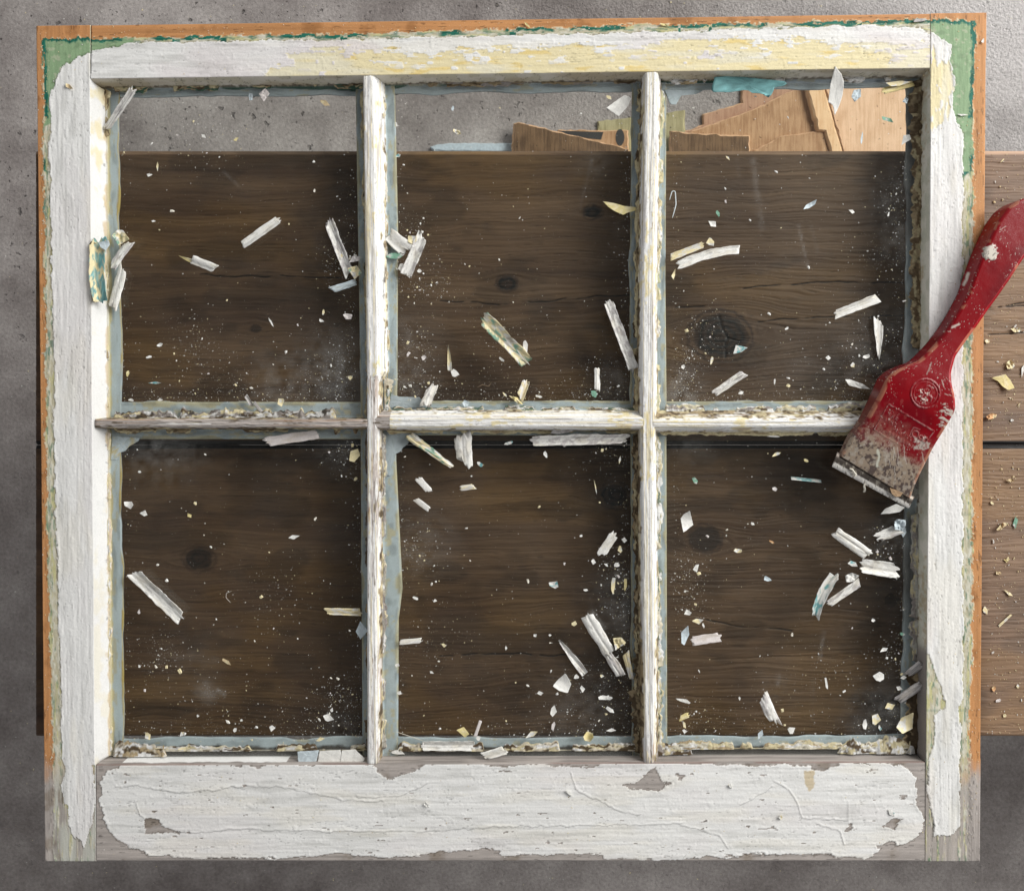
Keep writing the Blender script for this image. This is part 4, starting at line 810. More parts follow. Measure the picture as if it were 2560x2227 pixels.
# ------------------------------------------------------------------ loose strips and flakes of putty and paint
OWH = np.array((.80, .79, .75)); GRY = np.array((.44, .42, .41)); PNK = np.array((.70, .65, .63)); BLW = np.array((.58, .66, .70))
PAL = {
 'w': dict(f=(OWH, OWH*.9), g=(GRY*.7)), 'wg': dict(f=(OWH*.95, GRY*1.2), g=GRY*.4), 'g': dict(f=(GRY*1.15, GRY*.8), g=GRY*.4), 'c': dict(f=(CREAM*1.02, OWH*.9), g=TAN),
 'y': dict(f=(np.array((.72, .62, .30)), CREAM), g=TAN*.8), 'p': dict(f=(PNK, PNK*.92), g=PNK*.7), 'b': dict(f=(BLW, BLW*.85), g=BLW*.6), 'tt': dict(f=(TEAL, TEAL*1.3, TEAL*.75), g=CREAM), 't': dict(f=(TEAL, TEAL*1.35, CREAM), g=CREAM),
 'tg': dict(f=(OWH*.85, TEAL*1.2), g=TEAL*.7), 'cg': dict(f=(CREAM, OWH*.9, np.array((.20, .36, .28))), g=TAN*.7), 'gr': dict(f=(np.array((.20, .38, .28)), OWH*.7), g=TAN), 'tan': dict(f=(TAN*1.3, CREAM*.8), g=BROWN), 'o': dict(f=(np.array((.62, .36, .18)), CREAM), g=BROWN)}
def strip_mesh(p0, p1, w_, pal, seed, z0=ZG, z1=ZG, th=None, bow=0., taper=0., flat=False, tap0=0.):
    P = PAL[pal]; r_ = np.random.default_rng(seed); L_ = math.hypot(p1[0]-p0[0], p1[1]-p0[1]); U = max(8, int(L_/2.2)); V = 13
    u = np.linspace(0, 1, U); v = np.linspace(-1, 1, V); Ug, Vg = np.meshgrid(u, v, indexing='ij')
    dx, dy = (p1[0]-p0[0])/L_, (p1[1]-p0[1])/L_; nx, ny = -dy, dx
    e0 = (fb(v*3.5+seed, v*0, 3, seed))*w_*.42+r_.uniform(-.35, .35)*w_*v; e1 = fb(v*3.5+seed+9, v*0, 3, seed+1)*w_*.42+r_.uniform(-.35, .35)*w_*v
    S_ = lerp(e0[None, :], L_+e1[None, :], Ug); ww = w_/2*(1-taper*Ug**1.6)*(1-tap0*(1-Ug)**2)*(1+.08*fb(Ug*L_/45, Ug*0, 2, seed+2))
    Tv = Vg*ww+(.05*w_)*fb(Ug*L_/16, Vg*0+np.sign(Vg), 3, seed+3)*np.abs(Vg)**6+bow*L_*4*Ug*(1-Ug)
    X = p0[0]+dx*S_+nx*Tv; Y = p0[1]+dy*S_+ny*Tv
    if th is None: th = min(.0026, w_*K*.33)
    if flat: th = .0007
    gv = r_.uniform(-.6, .6, 3); gw = r_.uniform(.04, .13, 3); gd = r_.uniform(.0, .8, 3)*(r_.random(3) < .75); sty = r_.integers(0, 3)
    prof = (1-.35*np.abs(Vg)**3) if sty == 0 else ((.45+.55*Vg**2) if sty == 1 else (.65+.35*np.sin(Vg*2.2+seed))); gm = np.zeros_like(Vg)
    if not flat:
        for a_, b_, d_ in zip(gv, gw, gd): q = np.exp(-((Vg-a_-.06*fb(Ug*L_/40, Ug*0, 2, seed+4))/b_)**2)*d_; prof = prof-.5*q; gm = np.maximum(gm, q)
    tilt = r_.uniform(-.25, .25); rough = .09*fb(Ug*L_/22, Vg*3.5, 3, seed+5)
    Zt = lerp(z0, z1, np.clip(Ug, 0, 1))+th*np.maximum(.25, prof+tilt*Vg+rough); Zb = lerp(z0, z1, np.clip(Ug, 0, 1))+.00005+0*Vg
    g = fb(Ug*L_/24, Vg*4.5, 4, seed+6); g2 = fb(Ug*L_/14, Vg*1.5, 3, seed+7)
    c = np.broadcast_to(P['f'][0], X.shape+(3,)).copy(); c = mixc(c, P['f'][1], ss(g2, .0, .35))
    if len(P['f']) > 2: c = mixc(c, P['f'][2], ss(fb(Ug*L_/20, Vg*1.4, 3, seed+8), .15, .3))
    c = mixc(c, P['g'], np.clip(gm*ss(g, -.7, .2), 0, 1)*.95); c = mixc(c, c*np.array((.88, .85, .79)), ss(fb(Ug*L_/30, Vg*1.2, 3, seed+21), .0, .5)*.8); c = mixc(c, P['g']*1.1, ss(fb(Ug*L_/8, Vg*5, 3, seed+22), .6, .85)*.4); c = mixc(c, P['g']*.8, ss(g, .55, .8)*(.25 if flat else .6)); c = c*(1+.10*g)[..., None]
    wt = np.stack(W(X, Y, Zt), -1); wb = np.stack(W(X, Y, Zb), -1)
    ring = np.concatenate([wb[:, :1], wt, wb[:, -1:]], 1); cr_ = np.concatenate([c[:, :1]*.8, c, c[:, -1:]*.8], 1)
    ring = np.concatenate([ring[:1]*0+ring[0][[0, -1]].mean(0), ring, ring[:1]*0+ring[-1][[0, -1]].mean(0)]); cr_ = np.concatenate([cr_[:1], cr_, cr_[-1:]])
    o = np.array(W((p0[0]+p1[0])/2, (p0[1]+p1[1])/2, min(z0, z1)))
    me = mesh('putty_strip', ring-o, gq(U+2, V+2, True)[:, ::-1].copy(), cr_); fixn(me); return me, o
NS = [100]
def strip(t, x1, y1, x2, y2, w_, pal, label, **k):
    NS[0] += 1; a, b = tp(t, [(x1, y1), (x2, y2)]); me, o = strip_mesh(a, b, w_*SC, pal, NS[0], **k)
    return tag(obj('putty_strip', me, M_chip, None, o), label, 'putty strip')
def flake(t, cx, cy, w_, h_, ang, pal, label=None, z=ZG, curl=.25, crumple=0., group=None, name='paint_flake', pts=None, th=.0004, ztilt=None, bow=None):
    NS[0] += 1; s_ = NS[0]; r_ = np.random.default_rng(s_)
    if pts is None:
        n = r_.integers(4, 7); a = np.sort((np.arange(n)+r_.uniform(-.32, .32, n))/n*2*math.pi); rr = r_.uniform(.8, 1.3, n); ca, sa = math.cos(math.radians(ang)), math.sin(math.radians(ang))
        X = np.cos(a)*rr*w_/2; Y = np.sin(a)*rr*h_/2; pts = [(cx+x*ca-y*sa, cy+x*sa+y*ca) for x, y in zip(X, Y)]
    me, o = flake_mesh(name, tp(t, pts), z+.0001, th, pal_noise(*PAL[pal]['f'], sc=9, seed=s_, st=.8), curl, s_, .05, 40, crumple, ztilt, bow); fixn(me)
    return tag(obj(name, me, M_chip, None, o), label, 'paint flake', group)
U1 = 'upper left pane'
strip('A', 640, 765, 795, 535, 44, 'wg', 'long grey white putty sliver leaning in the top left corner of the upper left pane', z0=-.009, z1=-.003, flat=False)
strip('A', 1450, 1462, 1665, 1312, 50, 'w', 'white grooved putty strip lying slantwise near the middle of the upper left pane')
strip('A', 1150, 1550, 1275, 1602, 50, 'w', 'short white putty strip with a pointed tan tip in the upper left pane')
strip('A', 1070, 1530, 1150, 1562, 22, 'y', 'tiny pointed yellow sliver touching the short white strip in the upper left pane', tap0=.9)
a_, b_ = (822, 555), (872, 684); NS[0] += 1; me, o = strip_mesh(a_, b_, 26, 'wg', NS[0]); tag(obj('putty_strip', me, M_chip, None, o), 'long deeply grooved grey and white putty strip beside the left upright bar', 'putty strip')
strip('B', -45, 1730, 95, 1685, 40, 'b', 'bluish white putty strip below the grooved one at the left upright bar', z0=ZG)
flake('B', 95, 1625, 85, 90, 10, 'cg', 'crumbled cream and green lump at the foot of the grooved strip, left upright bar', z=-.0105, crumple=.5, curl=.6)
flake('B', 95, 1545, 80, 45, -25, 'g', 'grey splinter wedged against the left upright bar above the cream lump', z=-.008, crumple=.3)
strip('A', 590, 1440, 600, 1790, 90, 't', 'teal and yellow curl of old paint hanging over the inner edge of the left stile', z0=-.001, z1=-.001, th=.004, bow=.05, tap0=-.2)
flake('A', 625, 1462, 75, 62, 0, 'b', 'pale blue scrap on top of the teal curl on the left stile', z=.0022, curl=.3)
flake('A', 715, 1412, 105, 85, 30, 'cg', 'crumpled cream and teal paint lump beside the left stile, topmost of that cluster', z=-.0095, crumple=.7, curl=.5)
strip('A', 672, 1590, 770, 1455, 54, 'wg', 'crumbly white putty piece between the cream lump and the lower strip at the left stile', z0=-.0105)
strip('A', 735, 1600, 675, 1830, 58, 'w', 'white putty strip standing lowest in the cluster at the left stile', z0=-.011)
flake('A', 1577, 572, 62, 74, 5, 'p', 'pinkish crumpled flake hanging at the top edge of the upper left pane', z=-.011, crumple=.6)
flake('A', 1940, 615, 64, 36, 25, 'tan', 'tan flake near the top edge of the upper left pane towards the upright bar')
flake('A', 1217, 815, 36, 22, 25, 'w', 'small white chip over the concrete in the upper left pane', curl=.1)
flake('A', 1410, 832, 36, 20, -20, 'y', 'small yellow chip over the concrete in the upper left pane')
flake('A', 412, 516, 50, 26, 20, 'tan', 'tan curl of paint on the white face of the left stile', z=.0005, curl=.9)
flake('A', 893, 1046, 36, 20, -15, 'w', 'small white flake just under the top edge of the plank at left'); flake('A', 940, 1000, 14, 52, 0, 'c', 'thin cream sliver standing upright near the top of the plank at left')
flake('A', 916, 1322, 26, 16, 10, 'w', 'little white chip left of the slanting white strip in the upper left pane'); flake('A', 1497, 578, 30, 40, 0, 'b', 'grey white scrap left of the pinkish flake at the top edge', crumple=.3)
# upper middle pane
flake('B', 0, 0, 0, 0, 0, 'w', 'translucent fan shaped white flake at the top right of the upper middle pane', pts=[(1590, 645), (1700, 568), (1742, 586), (1718, 640), (1663, 697)], curl=.2)
flake('B', 1605, 582, 38, 20, 35, 'c', 'small cream flake above the fan shaped white flake'); flake('B', 695, 785, 56, 26, 30, 'c', 'curled cream shaving over the concrete in the upper middle pane', crumple=.5, curl=.8)
flake('B', 338, 745, 26, 22, 30, 'w', 'white chip near the left edge of the upper middle pane, over the concrete'); flake('B', 345, 932, 30, 20, -15, 'tg', 'pale teal chip at the plank edge in the upper middle pane')
flake('B', 673, 648, 14, 32, 5, 'b', 'tiny bluish chip over the concrete in the upper middle pane')
strip('B', 298, 1405, 392, 1490, 88, 'w', 'broad cream white putty block beside the left upright bar in the upper middle pane', z1=ZG)
strip('B', 395, 1640, 488, 1420, 72, 'wg', 'white putty strip with dark grooves next to the broad block in the upper middle pane')
flake('B', 430, 1428, 50, 55, 20, 'c', 'cream scrap tucked between the broad block and the grooved strip', z=-.0105)
flake('B', 330, 1528, 90, 36, -12, 'gr', 'green and cream flake under the broad white block'); flake('B', 366, 1598, 36, 46, 20, 'w', 'small white flake at the foot of the grooved strip in the upper middle pane')
flake('B', 474, 1619, 26, 26, 5, 'w', 'tiny square white chip right of the grooved strip in the upper middle pane', curl=0)
flake('B', 0, 0, 0, 0, 0, 'y', 'feather shaped cream splinter pointing left from the right upright bar', pts=[(1568, 1203), (1640, 1215), (1700, 1232), (1770, 1238), (1765, 1262), (1720, 1270), (1690, 1284), (1640, 1262), (1605, 1240)], curl=.3, z=-.011)
# upper right pane
flake('C', 0, 0, 0, 0, 0, 'w', 'long pointed white shard leaning from the top rail over the upper right pane', pts=[(928, 393), (962, 440), (980, 492), (972, 570), (948, 640), (925, 690), (914, 632), (885, 612), (898, 505)], z=-.006, ztilt=(0, -.006), th=.0006, curl=.15)
flake('C', 1050, 572, 58, 84, 25, 'b', 'ragged grey white flake over the pale plywood in the upper right pane', crumple=.4)
flake('C', 0, 0, 0, 0, 0, 'tt', 'broad teal paint strip along the top edge of the upper right pane', pts=[(206, 462), (300, 456), (400, 462), (640, 488), (632, 512), (560, 524), (548, 572), (528, 585), (500, 562), (430, 556), (400, 538), (300, 552), (185, 552)], z=-.0095, curl=.12, th=.0009, bow=1.57)
strip('C', 1215, 545, 1395, 500, 40, 'y', 'yellow roll of paint at the upper right corner of the upper right pane', z0=-.0105); flake('C', 1300, 500, 150, 34, -8, 'c', 'cream curl lying above the yellow roll in the upper right corner', z=-.0085, curl=.6)
flake('C', 1240, 716, 84, 24, 18, 'gr', 'green tinged leaf shaped flake over the pale plywood', curl=.4); flake('C', 1345, 836, 52, 86, 30, 'w', 'white grey flake at the right edge of the upper right pane just above the plank')
flake('C', 1086, 830, 14, 74, 8, 'b', 'narrow upright bluish sliver over the plywood'); flake('C', 1350, 600, 40, 34, 0, 'b', 'crumpled grey flake left of the dirty putty in the upper right pane', crumple=.5)
flake('C', 0, 0, 0, 0, 0, 'b', 'pale blue leaf shaped flake in the upper right pane', pts=[(736, 1252), (752, 1226), (790, 1205), (817, 1192), (806, 1222), (772, 1244)], curl=.3)
flake('C', 227, 1277, 18, 50, -20, 'gr', 'narrow green sliver above the white flake in the upper right pane'); flake('C', 196, 1338, 56, 46, 30, 'w', 'white flake above the crossed strips in the upper right pane')
flake('C', 285, 944, 12, 32, -45, 'c', 'tiny slanting cream sliver under the plank edge in the upper right pane'); flake('C', 1028, 1266, 38, 22, 20, 'w', 'small white chip right of the blue leaf shaped flake'); flake('C', 1245, 1281, 11, 32, 15, 'w', 'tiny upright white sliver towards the right edge of the upper right pane')
a_, b_ = (1697, 663), (1845, 625); NS[0] += 1; me, o = strip_mesh(a_, b_, 21, 'w', NS[0], bow=-.05); tag(obj('putty_strip', me, M_chip, None, o), 'long curved white putty strip at the left of the upper right pane, lower of two', 'putty strip')
a_, b_ = (1679, 643), (1758, 612); NS[0] += 1; me, o = strip_mesh(a_, b_, 17, 'c', NS[0]); tag(obj('putty_strip', me, M_chip, None, o), 'shorter cream strip just above the long curved white one', 'putty strip')
flake('C', 181, 1446, 42, 58, -5, 'c', 'small folded cream piece standing on the curved white strip', z=-.0105, curl=.6); flake('B', 1993, 1640, 22, 62, 8, 'c', 'narrow cream sliver below the curved strip at the right upright bar')
strip('F', 932, 110, 1160, 22, 56, 'w', 'clean white putty strip slanting in the right half of the upper right pane')
strip('F', 1185, 155, 1185, 362, 60, 'w', 'upright white putty strip with a pointed lower end above the scraper', taper=.75)
flake('F', 355, 318, 84, 52, -25, 'tg', 'pale teal chip with a yellow corner beside the big dark knot', th=.0012, curl=.1)
strip('F', 210, 580, 375, 466, 44, 'wg', 'grey grooved putty strip just above the crossbar below the big knot'); flake('F', 1043, 524, 156, 46, 18, 'w', 'elongated white flake with green edge left of the scraper head', curl=.5, crumple=.3)
for q in [(883, 370, 38, 30, 0, 'w', 'white chip left of the pointed upright strip'), (1115, 362, 42, 24, -15, 'w', 'small white chip directly under the pointed upright strip'), (1033, 412, 28, 38, -20, 'c', 'ragged cream chip above the elongated flake by the scraper'), (640, 194, 26, 16, -30, 'w', 'small white chip between the big knot and the clean white strip'), (565, 510, 12, 52, 0, 'w', 'thin upright white sliver above the crossbar in the upper right pane'), (650, 535, 26, 18, 0, 'c', 'round cream chip above the crossbar in the upper right pane'), (190, 386, 20, 44, 12, 'c', 'narrow cream flake below left of the big knot'), (363, 579, 30, 20, -30, 'w', 'small white chip right of the grey grooved strip above the crossbar'), (20, 425, 30, 26, 0, 'w', 'white chip at the left end of the upper right pane below the knot')]: flake('F', *q)
# lower right pane
for q in [(560, 838, 68, 12, 2, 'w', 'thin white sliver lying flat just under the right part of the crossbar'), (580, 942, 60, 18, -25, 'c', 'cream sliver slanting below the gap between the planks'), (753, 982, 34, 16, 20, 'y', 'yellow chip below the gap between the planks'), (90, 1100, 32, 46, -15, 'gr', 'greenish flake near the left edge of the lower right pane'), (567, 1153, 28, 20, 30, 'p', 'small dull pink chip in the upper part of the lower right pane'), (435, 1358, 22, 18, 30, 'w', 'small white chip right of the large upright flake in the lower right pane'), (347, 1522, 50, 26, 10, 'c', 'cream chip below the dark knot in the lower right pane'), (98, 1624, 56, 40, -40, 'w', 'torn white flake at the left of the lower right pane'), (520, 1688, 48, 32, 25, 'b', 'pale blue chip in the middle of the lower right pane'), (545, 1467, 34, 14, 30, 'o', 'tiny orange splinter in the middle of the lower right pane')]: flake('F', *q)
flake('F', 38, 1340, 72, 118, 5, 'w', 'large upright white flake beside the right upright bar in the lower right pane', curl=.4)
strip('F', 664, 1088, 842, 1106, 18, 'tg', 'flat grey green strip lying level below the gap in the planks', flat=True)
flake('F', 0, 0, 0, 0, 0, 'w', 'white shard sticking out from under the scraper blade', pts=[(1198, 1302), (1225, 1270), (1290, 1242), (1345, 1262), (1310, 1290), (1250, 1300)])
flake('F', 1312, 1362, 84, 66, 15, 'b', 'crumpled bluish grey piece below the scraper blade', crumple=.8, z=-.0105); strip('F', 1188, 1440, 1310, 1390, 66, 'wg', 'short grooved grey white strip below the scraper blade'); flake('F', 1336, 1408, 34, 70, 5, 'b', 'pale blue upright flake at the right edge below the blade')
strip('F', 930, 1412, 1115, 1540, 68, 'w', 'long white strip with one dark groove slanting down below the blade'); strip('F', 1085, 1610, 1292, 1640, 88, 'w', 'crumpled thick white strip below the long grooved one in the lower right pane', th=.0036)
flake('F', 1028, 1598, 66, 34, 30, 'tg', 'green and white chip touching the crumpled thick strip'); flake('F', 1025, 1680, 84, 56, -20, 'w', 'folded white piece above the lower slanting strip in the lower right pane', crumple=.6)
a_, b_ = (2073, 1508), (2146, 1457); NS[0] += 1; me, o = strip_mesh(a_, b_, 20, 'wg', NS[0]); tag(obj('putty_strip', me, M_chip, None, o), 'grooved white strip right of the teal striped one in the lower right pane', 'putty strip')
a_, b_ = (2085, 1440), (2038, 1538); NS[0] += 1; me, o = strip_mesh(a_, b_, 27, 'tg', NS[0], th=.003, bow=.05); tag(obj('putty_strip', me, M_chip, None, o), 'long white strip striped with teal paint in the lower right pane', 'putty strip')
for q in [(45, 128, 40, 48, -20, 'w', 'white flake, uppermost of the group at the left of the lower right pane'), (140, 208, 12, 36, -15, 'w', 'tiny upright white sliver under the cream chip in the lower right pane'), (30, 268, 46, 110, 8, 'b', 'tall bluish white shard beside the right upright bar'), (25, 655, 84, 22, 15, 'w', 'flat white sliver low at the left of the lower right pane'), (28, 800, 24, 50, -30, 'c', 'small cream flake directly under the small yellow strip in the lower right pane'), (30, 838, 38, 34, 0, 'w', 'triangular white flake near the bottom left of the lower right pane'), (1193, 512, 70, 74, 15, 'w', 'square white flake towards the right of the lower right pane'), (875, 557, 15, 86, -8, 'w', 'narrow upright white sliver in the lower right pane'), (980, 600, 26, 15, -25, 'w', 'tiny white chip right of the narrow upright sliver'), (1215, 350, 54, 30, -25, 'w', 'ragged white chip above the square white flake'), (1335, 518, 38, 26, -10, 'w', 'small white chip right of the square white flake'), (1312, 582, 38, 30, 20, 'w', 'small curved white chip above the grey splinters at right'), (1250, 690, 58, 42, -10, 'c', 'cream chip left of the big curled flake in the bottom right corner'), (1105, 790, 32, 62, 5, 'w', 'pointed white flake left of the crumpled one near the bottom right'), (1172, 772, 56, 66, 10, 'c', 'crumpled cream flake near the bottom right corner'), (665, 832, 46, 36, -30, 'w', 'white flake near the bottom edge of the lower right pane'), (480, 856, 34, 56, 10, 'b', 'triangular bluish flake at the bottom edge of the lower right pane'), (1328, 258, 30, 20, 0, 'gr', 'small green tinged chip at the right of the lower right pane'), (1155, 175, 22, 22, 0, 'w', 'round white chip above the green tinged one'), (1195, 818, 22, 36, 0, 'tg', 'tiny teal chip under the crumpled cream flake'), (355, 640, 12, 26, 0, 'w', 'small upright chip left of the dark grooved strip')]: flake('I', *q)
flake('I', 110, 178, 74, 34, -8, 'c', 'rounded cream chip at the left of the lower right pane', th=.0012); strip('I', 75, 300, 240, 275, 54, 'p', 'ragged greyish pink strip at the left of the lower right pane', flat=True); strip('I', -5, 765, 50, 738, 32, 'y', 'small yellow strip low at the left of the lower right pane')
strip('I', 500, 640, 560, 772, 66, 'wg', 'white strip with a black groove near the bottom middle of the lower right pane'); strip('I', 1305, 650, 1440, 558, 54, 'g', 'grey splinter strip leaning against the right stile, lower of two', z0=-.0115, z1=-.007); strip('I', 1360, 500, 1440, 435, 44, 'g', 'grey splinter strip leaning against the right stile, upper of two', z0=-.0115, z1=-.006)
flake('I', 1352, 798, 96, 140, 25, 'c', 'big curled cream flake in the bottom right corner of the lower right pane', z=-.0095, curl=.6, th=.0009)
# upper middle pane, lower half
strip('E', 868, 140, 1108, 386, 82, 'cg', 'large layered putty strip in cream, white and green in the upper middle pane', th=.0034); flake('E', 1105, 302, 30, 74, -10, 'w', 'upright white flake resting on the large layered strip', z=-.010); flake('E', 1102, 402, 52, 22, -10, 'c', 'small cream chip at the lower end of the large layered strip')
strip('E', 1603, 38, 1752, 428, 62, 'wg', 'long smooth greyish putty strip leaning on the right upright bar', th=.0022, z1=-.010)
strip('E', 646, 300, 656, 440, 27, 'c', 'thin upright cream sliver in the upper middle pane', tap0=.8); flake('E', 682, 463, 52, 44, 20, 'w', 'white curled flake under the thin upright sliver'); flake('E', 500, 367, 28, 32, 0, 'p', 'small round pinkish chip left of the thin upright sliver'); flake('E', 967, 380, 44, 14, 40, 'gr', 'small green flake left of the large layered strip')
strip('E', 1535, 435, 1536, 560, 36, 'w', 'upright white strip near the lower right of the upper middle pane'); flake('E', 1518, 585, 44, 38, 0, 'gr', 'dark green square chip under the upright white strip', curl=.05)
strip('E', 512, 645, 552, 545, 62, 'wg', 'short grooved grey strip standing on the crossbar edge of the upper middle pane', z0=-.0105); strip('E', 1072, 612, 1112, 515, 46, 'c', 'cream white strip standing on the crossbar edge near the middle', z0=-.0105)
flake('E', 1050, 618, 110, 26, 30, 'y', 'twisted yellow green shaving at the foot of the cream white strip', crumple=.6, z=-.0105); flake('E', 750, 640, 46, 44, -30, 'b', 'bluish white flake on the edge of the crossbar in the middle'); flake('E', 985, 590, 14, 50, -35, 'c', 'thin cream twig left of the standing cream strip'); flake('E', 1185, 600, 40, 16, 15, 'c', 'small cream chip right of the standing cream strip')
flake('E', 46, 122, 56, 34, 10, 'p', 'pale flake touching the left upright bar with small twigs', z=-.0105, crumple=.4); flake('E', 62, 488, 32, 28, 0, 'c', 'cream chip low beside the left upright bar', z=-.0105)
# crossbar and lower middle pane
strip('E', 1150, 866, 1722, 852, 62, 'wg', 'very long putty strip lying level below the middle crossbar', th=.003, z0=-.0115, z1=-.0115); flake('E', 1322, 806, 140, 34, -4, 'g', 'flat grey scrap between the crossbar and the very long strip', z=-.009)
strip('E', 418, 835, 660, 1015, 54, 'cg', 'rounded cream and green putty strip with a pointed end below the middle crossbar', th=.0038, taper=.55); strip('E', 733, 833, 742, 992, 96, 'w', 'broad upright white flake with a fold below the middle crossbar')
strip('E', 470, 1092, 532, 1164, 44, 'w', 'flat white chip left in the lower middle pane, upper of two', flat=True); strip('E', 456, 1216, 530, 1274, 32, 'w', 'ragged white chip left in the lower middle pane, lower of two', flat=True); strip('E', 720, 1148, 795, 1138, 34, 'c', 'small oblong cream chip lying level in the lower middle pane')
for q in [(838, 1005, 42, 24, 40, 'tg', 'small teal flake below the broad upright white flake'), (1005, 880, 64, 20, -15, 'tg', 'green and white splinter left of the very long strip'), (1228, 948, 18, 50, -25, 'w', 'narrow white sliver below the very long strip'), (1700, 1455, 32, 38, 0, 'w', 'white chip right of the flat slanting strip by the right upright bar'), (1672, 1512, 26, 50, 10, 'c', 'cream chip under the white one by the right upright bar'), (1515, 1586, 30, 32, 0, 'w', 'crumbly white chip at the right of the lower middle pane'), (1440, 1430, 20, 18, 0, 'w', 'tiny round chip left of the flat slanting strip'), (1590, 1605, 36, 18, 30, 'w', 'small flat white chip near the right of the lower middle pane'), (1652, 1608, 38, 24, 20, 'w', 'small white flake nearest the right upright bar, mid height'), (1275, 1725, 56, 50, 15, 'tg', 'pale green square chip in the lower middle pane'), (1526, 1140, 7, 80, -12, 'c', 'needle thin cream splinter in the lower middle pane'), (1672, 980, 12, 60, 8, 'c', 'thin cream splinter beside the right upright bar near the top'), (1470, 1755, 30, 14, 0, 'w', 'tiny oblong white chip right of the green square chip'), (1630, 1725, 24, 104, 6, 'c', 'tall cream splinter near the right upright bar'), (1705, 1720, 20, 80, 5, 'y', 'tall yellowish splinter touching the right upright bar')]: flake('E', *q)
strip('E', 1560, 1545, 1638, 1422, 56, 'w', 'flat slanting white strip near the right upright bar in the lower middle pane', flat=True)
strip('D', 1592, 870, 1892, 826, 58, 'p', 'broad flat pinkish white strip under the left crossbar', flat=True, z0=-.0105, z1=-.0105); flake('E', 84, 950, 76, 72, 0, 'c', 'bow shaped cream flake beside the left upright bar just under the crossbar', z=-.0105, curl=.9)
for q in [(955, 293, 36, 22, -30, 'w', 'small triangular white chip in the upper left pane below centre'), (887, 365, 40, 16, -15, 'w', 'small oblong white chip in the lower part of the upper left pane'), (928, 518, 78, 12, 2, 'tg', 'thin pale teal sliver lying level above the left crossbar'), (763, 465, 20, 42, 10, 'y', 'upright yellow chip at the lower left of the upper left pane'), (1618, 155, 12, 58, -30, 'w', 'slanting white sliver in the middle of the upper left pane'), (1918, 146, 36, 18, 25, 'w', 'oblong white chip near the left upright bar'), (1932, 98, 16, 36, 10, 'c', 'upright cream chip near the left upright bar'), (783, 620, 30, 18, 10, 'w', 'first small white chip on the lower edge of the upper left pane'), (955, 620, 34, 18, -10, 'w', 'second small white chip on the lower edge of the upper left pane'), (835, 1050, 22, 15, 10, 'w', 'small white chip at the top left of the lower left pane'), (1757, 1440, 56, 26, -12, 'w', 'smooth white chip alone in the middle of the lower left pane'), (1130, 1309, 32, 20, 40, 'y', 'small yellowish chip in the upper part of the lower left pane')]: flake('D', *q)
flake('D', 770, 1248, 66, 44, 5, 'w', 'folded white flake at the left edge of the lower left pane', curl=.6); flake('D', 855, 1293, 50, 44, 15, 'w', 'squarish white flake next to the folded one in the lower left pane')
strip('D', 1472, 602, 1505, 655, 24, 'g', 'short grey twig of putty lying across the left crossbar edge', z0=-.0105); strip('D', 1518, 635, 1562, 692, 20, 'g', 'second short grey twig leaning beside the first on the left crossbar', z0=-.009); flake('D', 1678, 630, 34, 56, 10, 'c', 'cream splinter upright on the left crossbar edge', z=-.0105)
a_, b_ = (335, 1434), (450, 1544); NS[0] += 1; me, o = strip_mesh(a_, b_, 32, 'w', NS[0], th=.0034); tag(obj('putty_strip', me, M_chip, None, o), 'big bright white grooved putty strip in the lower left pane', 'putty strip')
a_, b_ = (818, 1528), (900, 1530); NS[0] += 1; me, o = strip_mesh(a_, b_, 18, 'c', NS[0]); tag(obj('putty_strip', me, M_chip, None, o), 'cream strip lying level beside the left upright bar in the lower left pane', 'putty strip')
for q in [(1350, 420, 64, 28, 30, 'tan', 'dull tan splinter in the lower half of the lower left pane'), (883, 866, 36, 46, -15, 'c', 'white chip standing at the bottom left corner of the lower left pane'), (1085, 854, 42, 20, -35, 'c', 'slanting cream chip at the bottom of the lower left pane'), (1625, 822, 40, 34, 10, 'w', 'white flake near the bottom of the lower left pane, right of centre'), (1960, 756, 64, 40, 25, 'w', 'larger white flake near the bottom right of the lower left pane'), (1980, 710, 20, 28, 20, 'w', 'tiny white chip just above the larger white flake'), (1442, 773, 16, 16, 0, 'w', 'tiny round white chip near the bottom middle of the lower left pane'), (1183, 747, 20, 20, 0, 'w', 'small round white chip at the bottom left of the lower left pane'), (833, 450, 20, 20, 0, 'w', 'small square white chip near the left edge of the lower left pane'), (1095, 942, 88, 24, 0, 'c', 'oval cream flake lying in the dark groove below the lower left pane'), (1912, 886, 72, 26, -10, 'c', 'pale cream flake at the bottom edge of the lower left pane'), (1403, 830, 20, 34, 20, 'w', 'pointed white chip at the bottom middle of the lower left pane'), (828, 124, 18, 34, 0, 'p', 'dull pinkish chip left of the big bright strip')]: flake('G', *q)
flake('H', 128, 235, 72, 92, 0, 'b', 'translucent rounded flake at the left upright bar in the lower left pane', z=-.0105)
for q in [((1775, 958), (1905, 950), (1890, 1018), (1780, 1020), 'b', 'pale blue square piece of putty at the bottom of the lower left pane'), ((1908, 955), (2035, 948), (2045, 1022), (1895, 1020), 'w', 'grey white square piece of putty right of the pale blue one')]:
    flake('G', 0, 0, 0, 0, 0, q[4], q[5], pts=list(q[:4]), z=-.006, th=.0015, curl=0)
flake('H', 0, 0, 0, 0, 0, 'w', 'last of three square putty pieces, touching the left upright bar', pts=[(10, 950), (90, 945), (150, 1000), (140, 1018), (0, 1020)], z=-.006, th=.0015, curl=0)
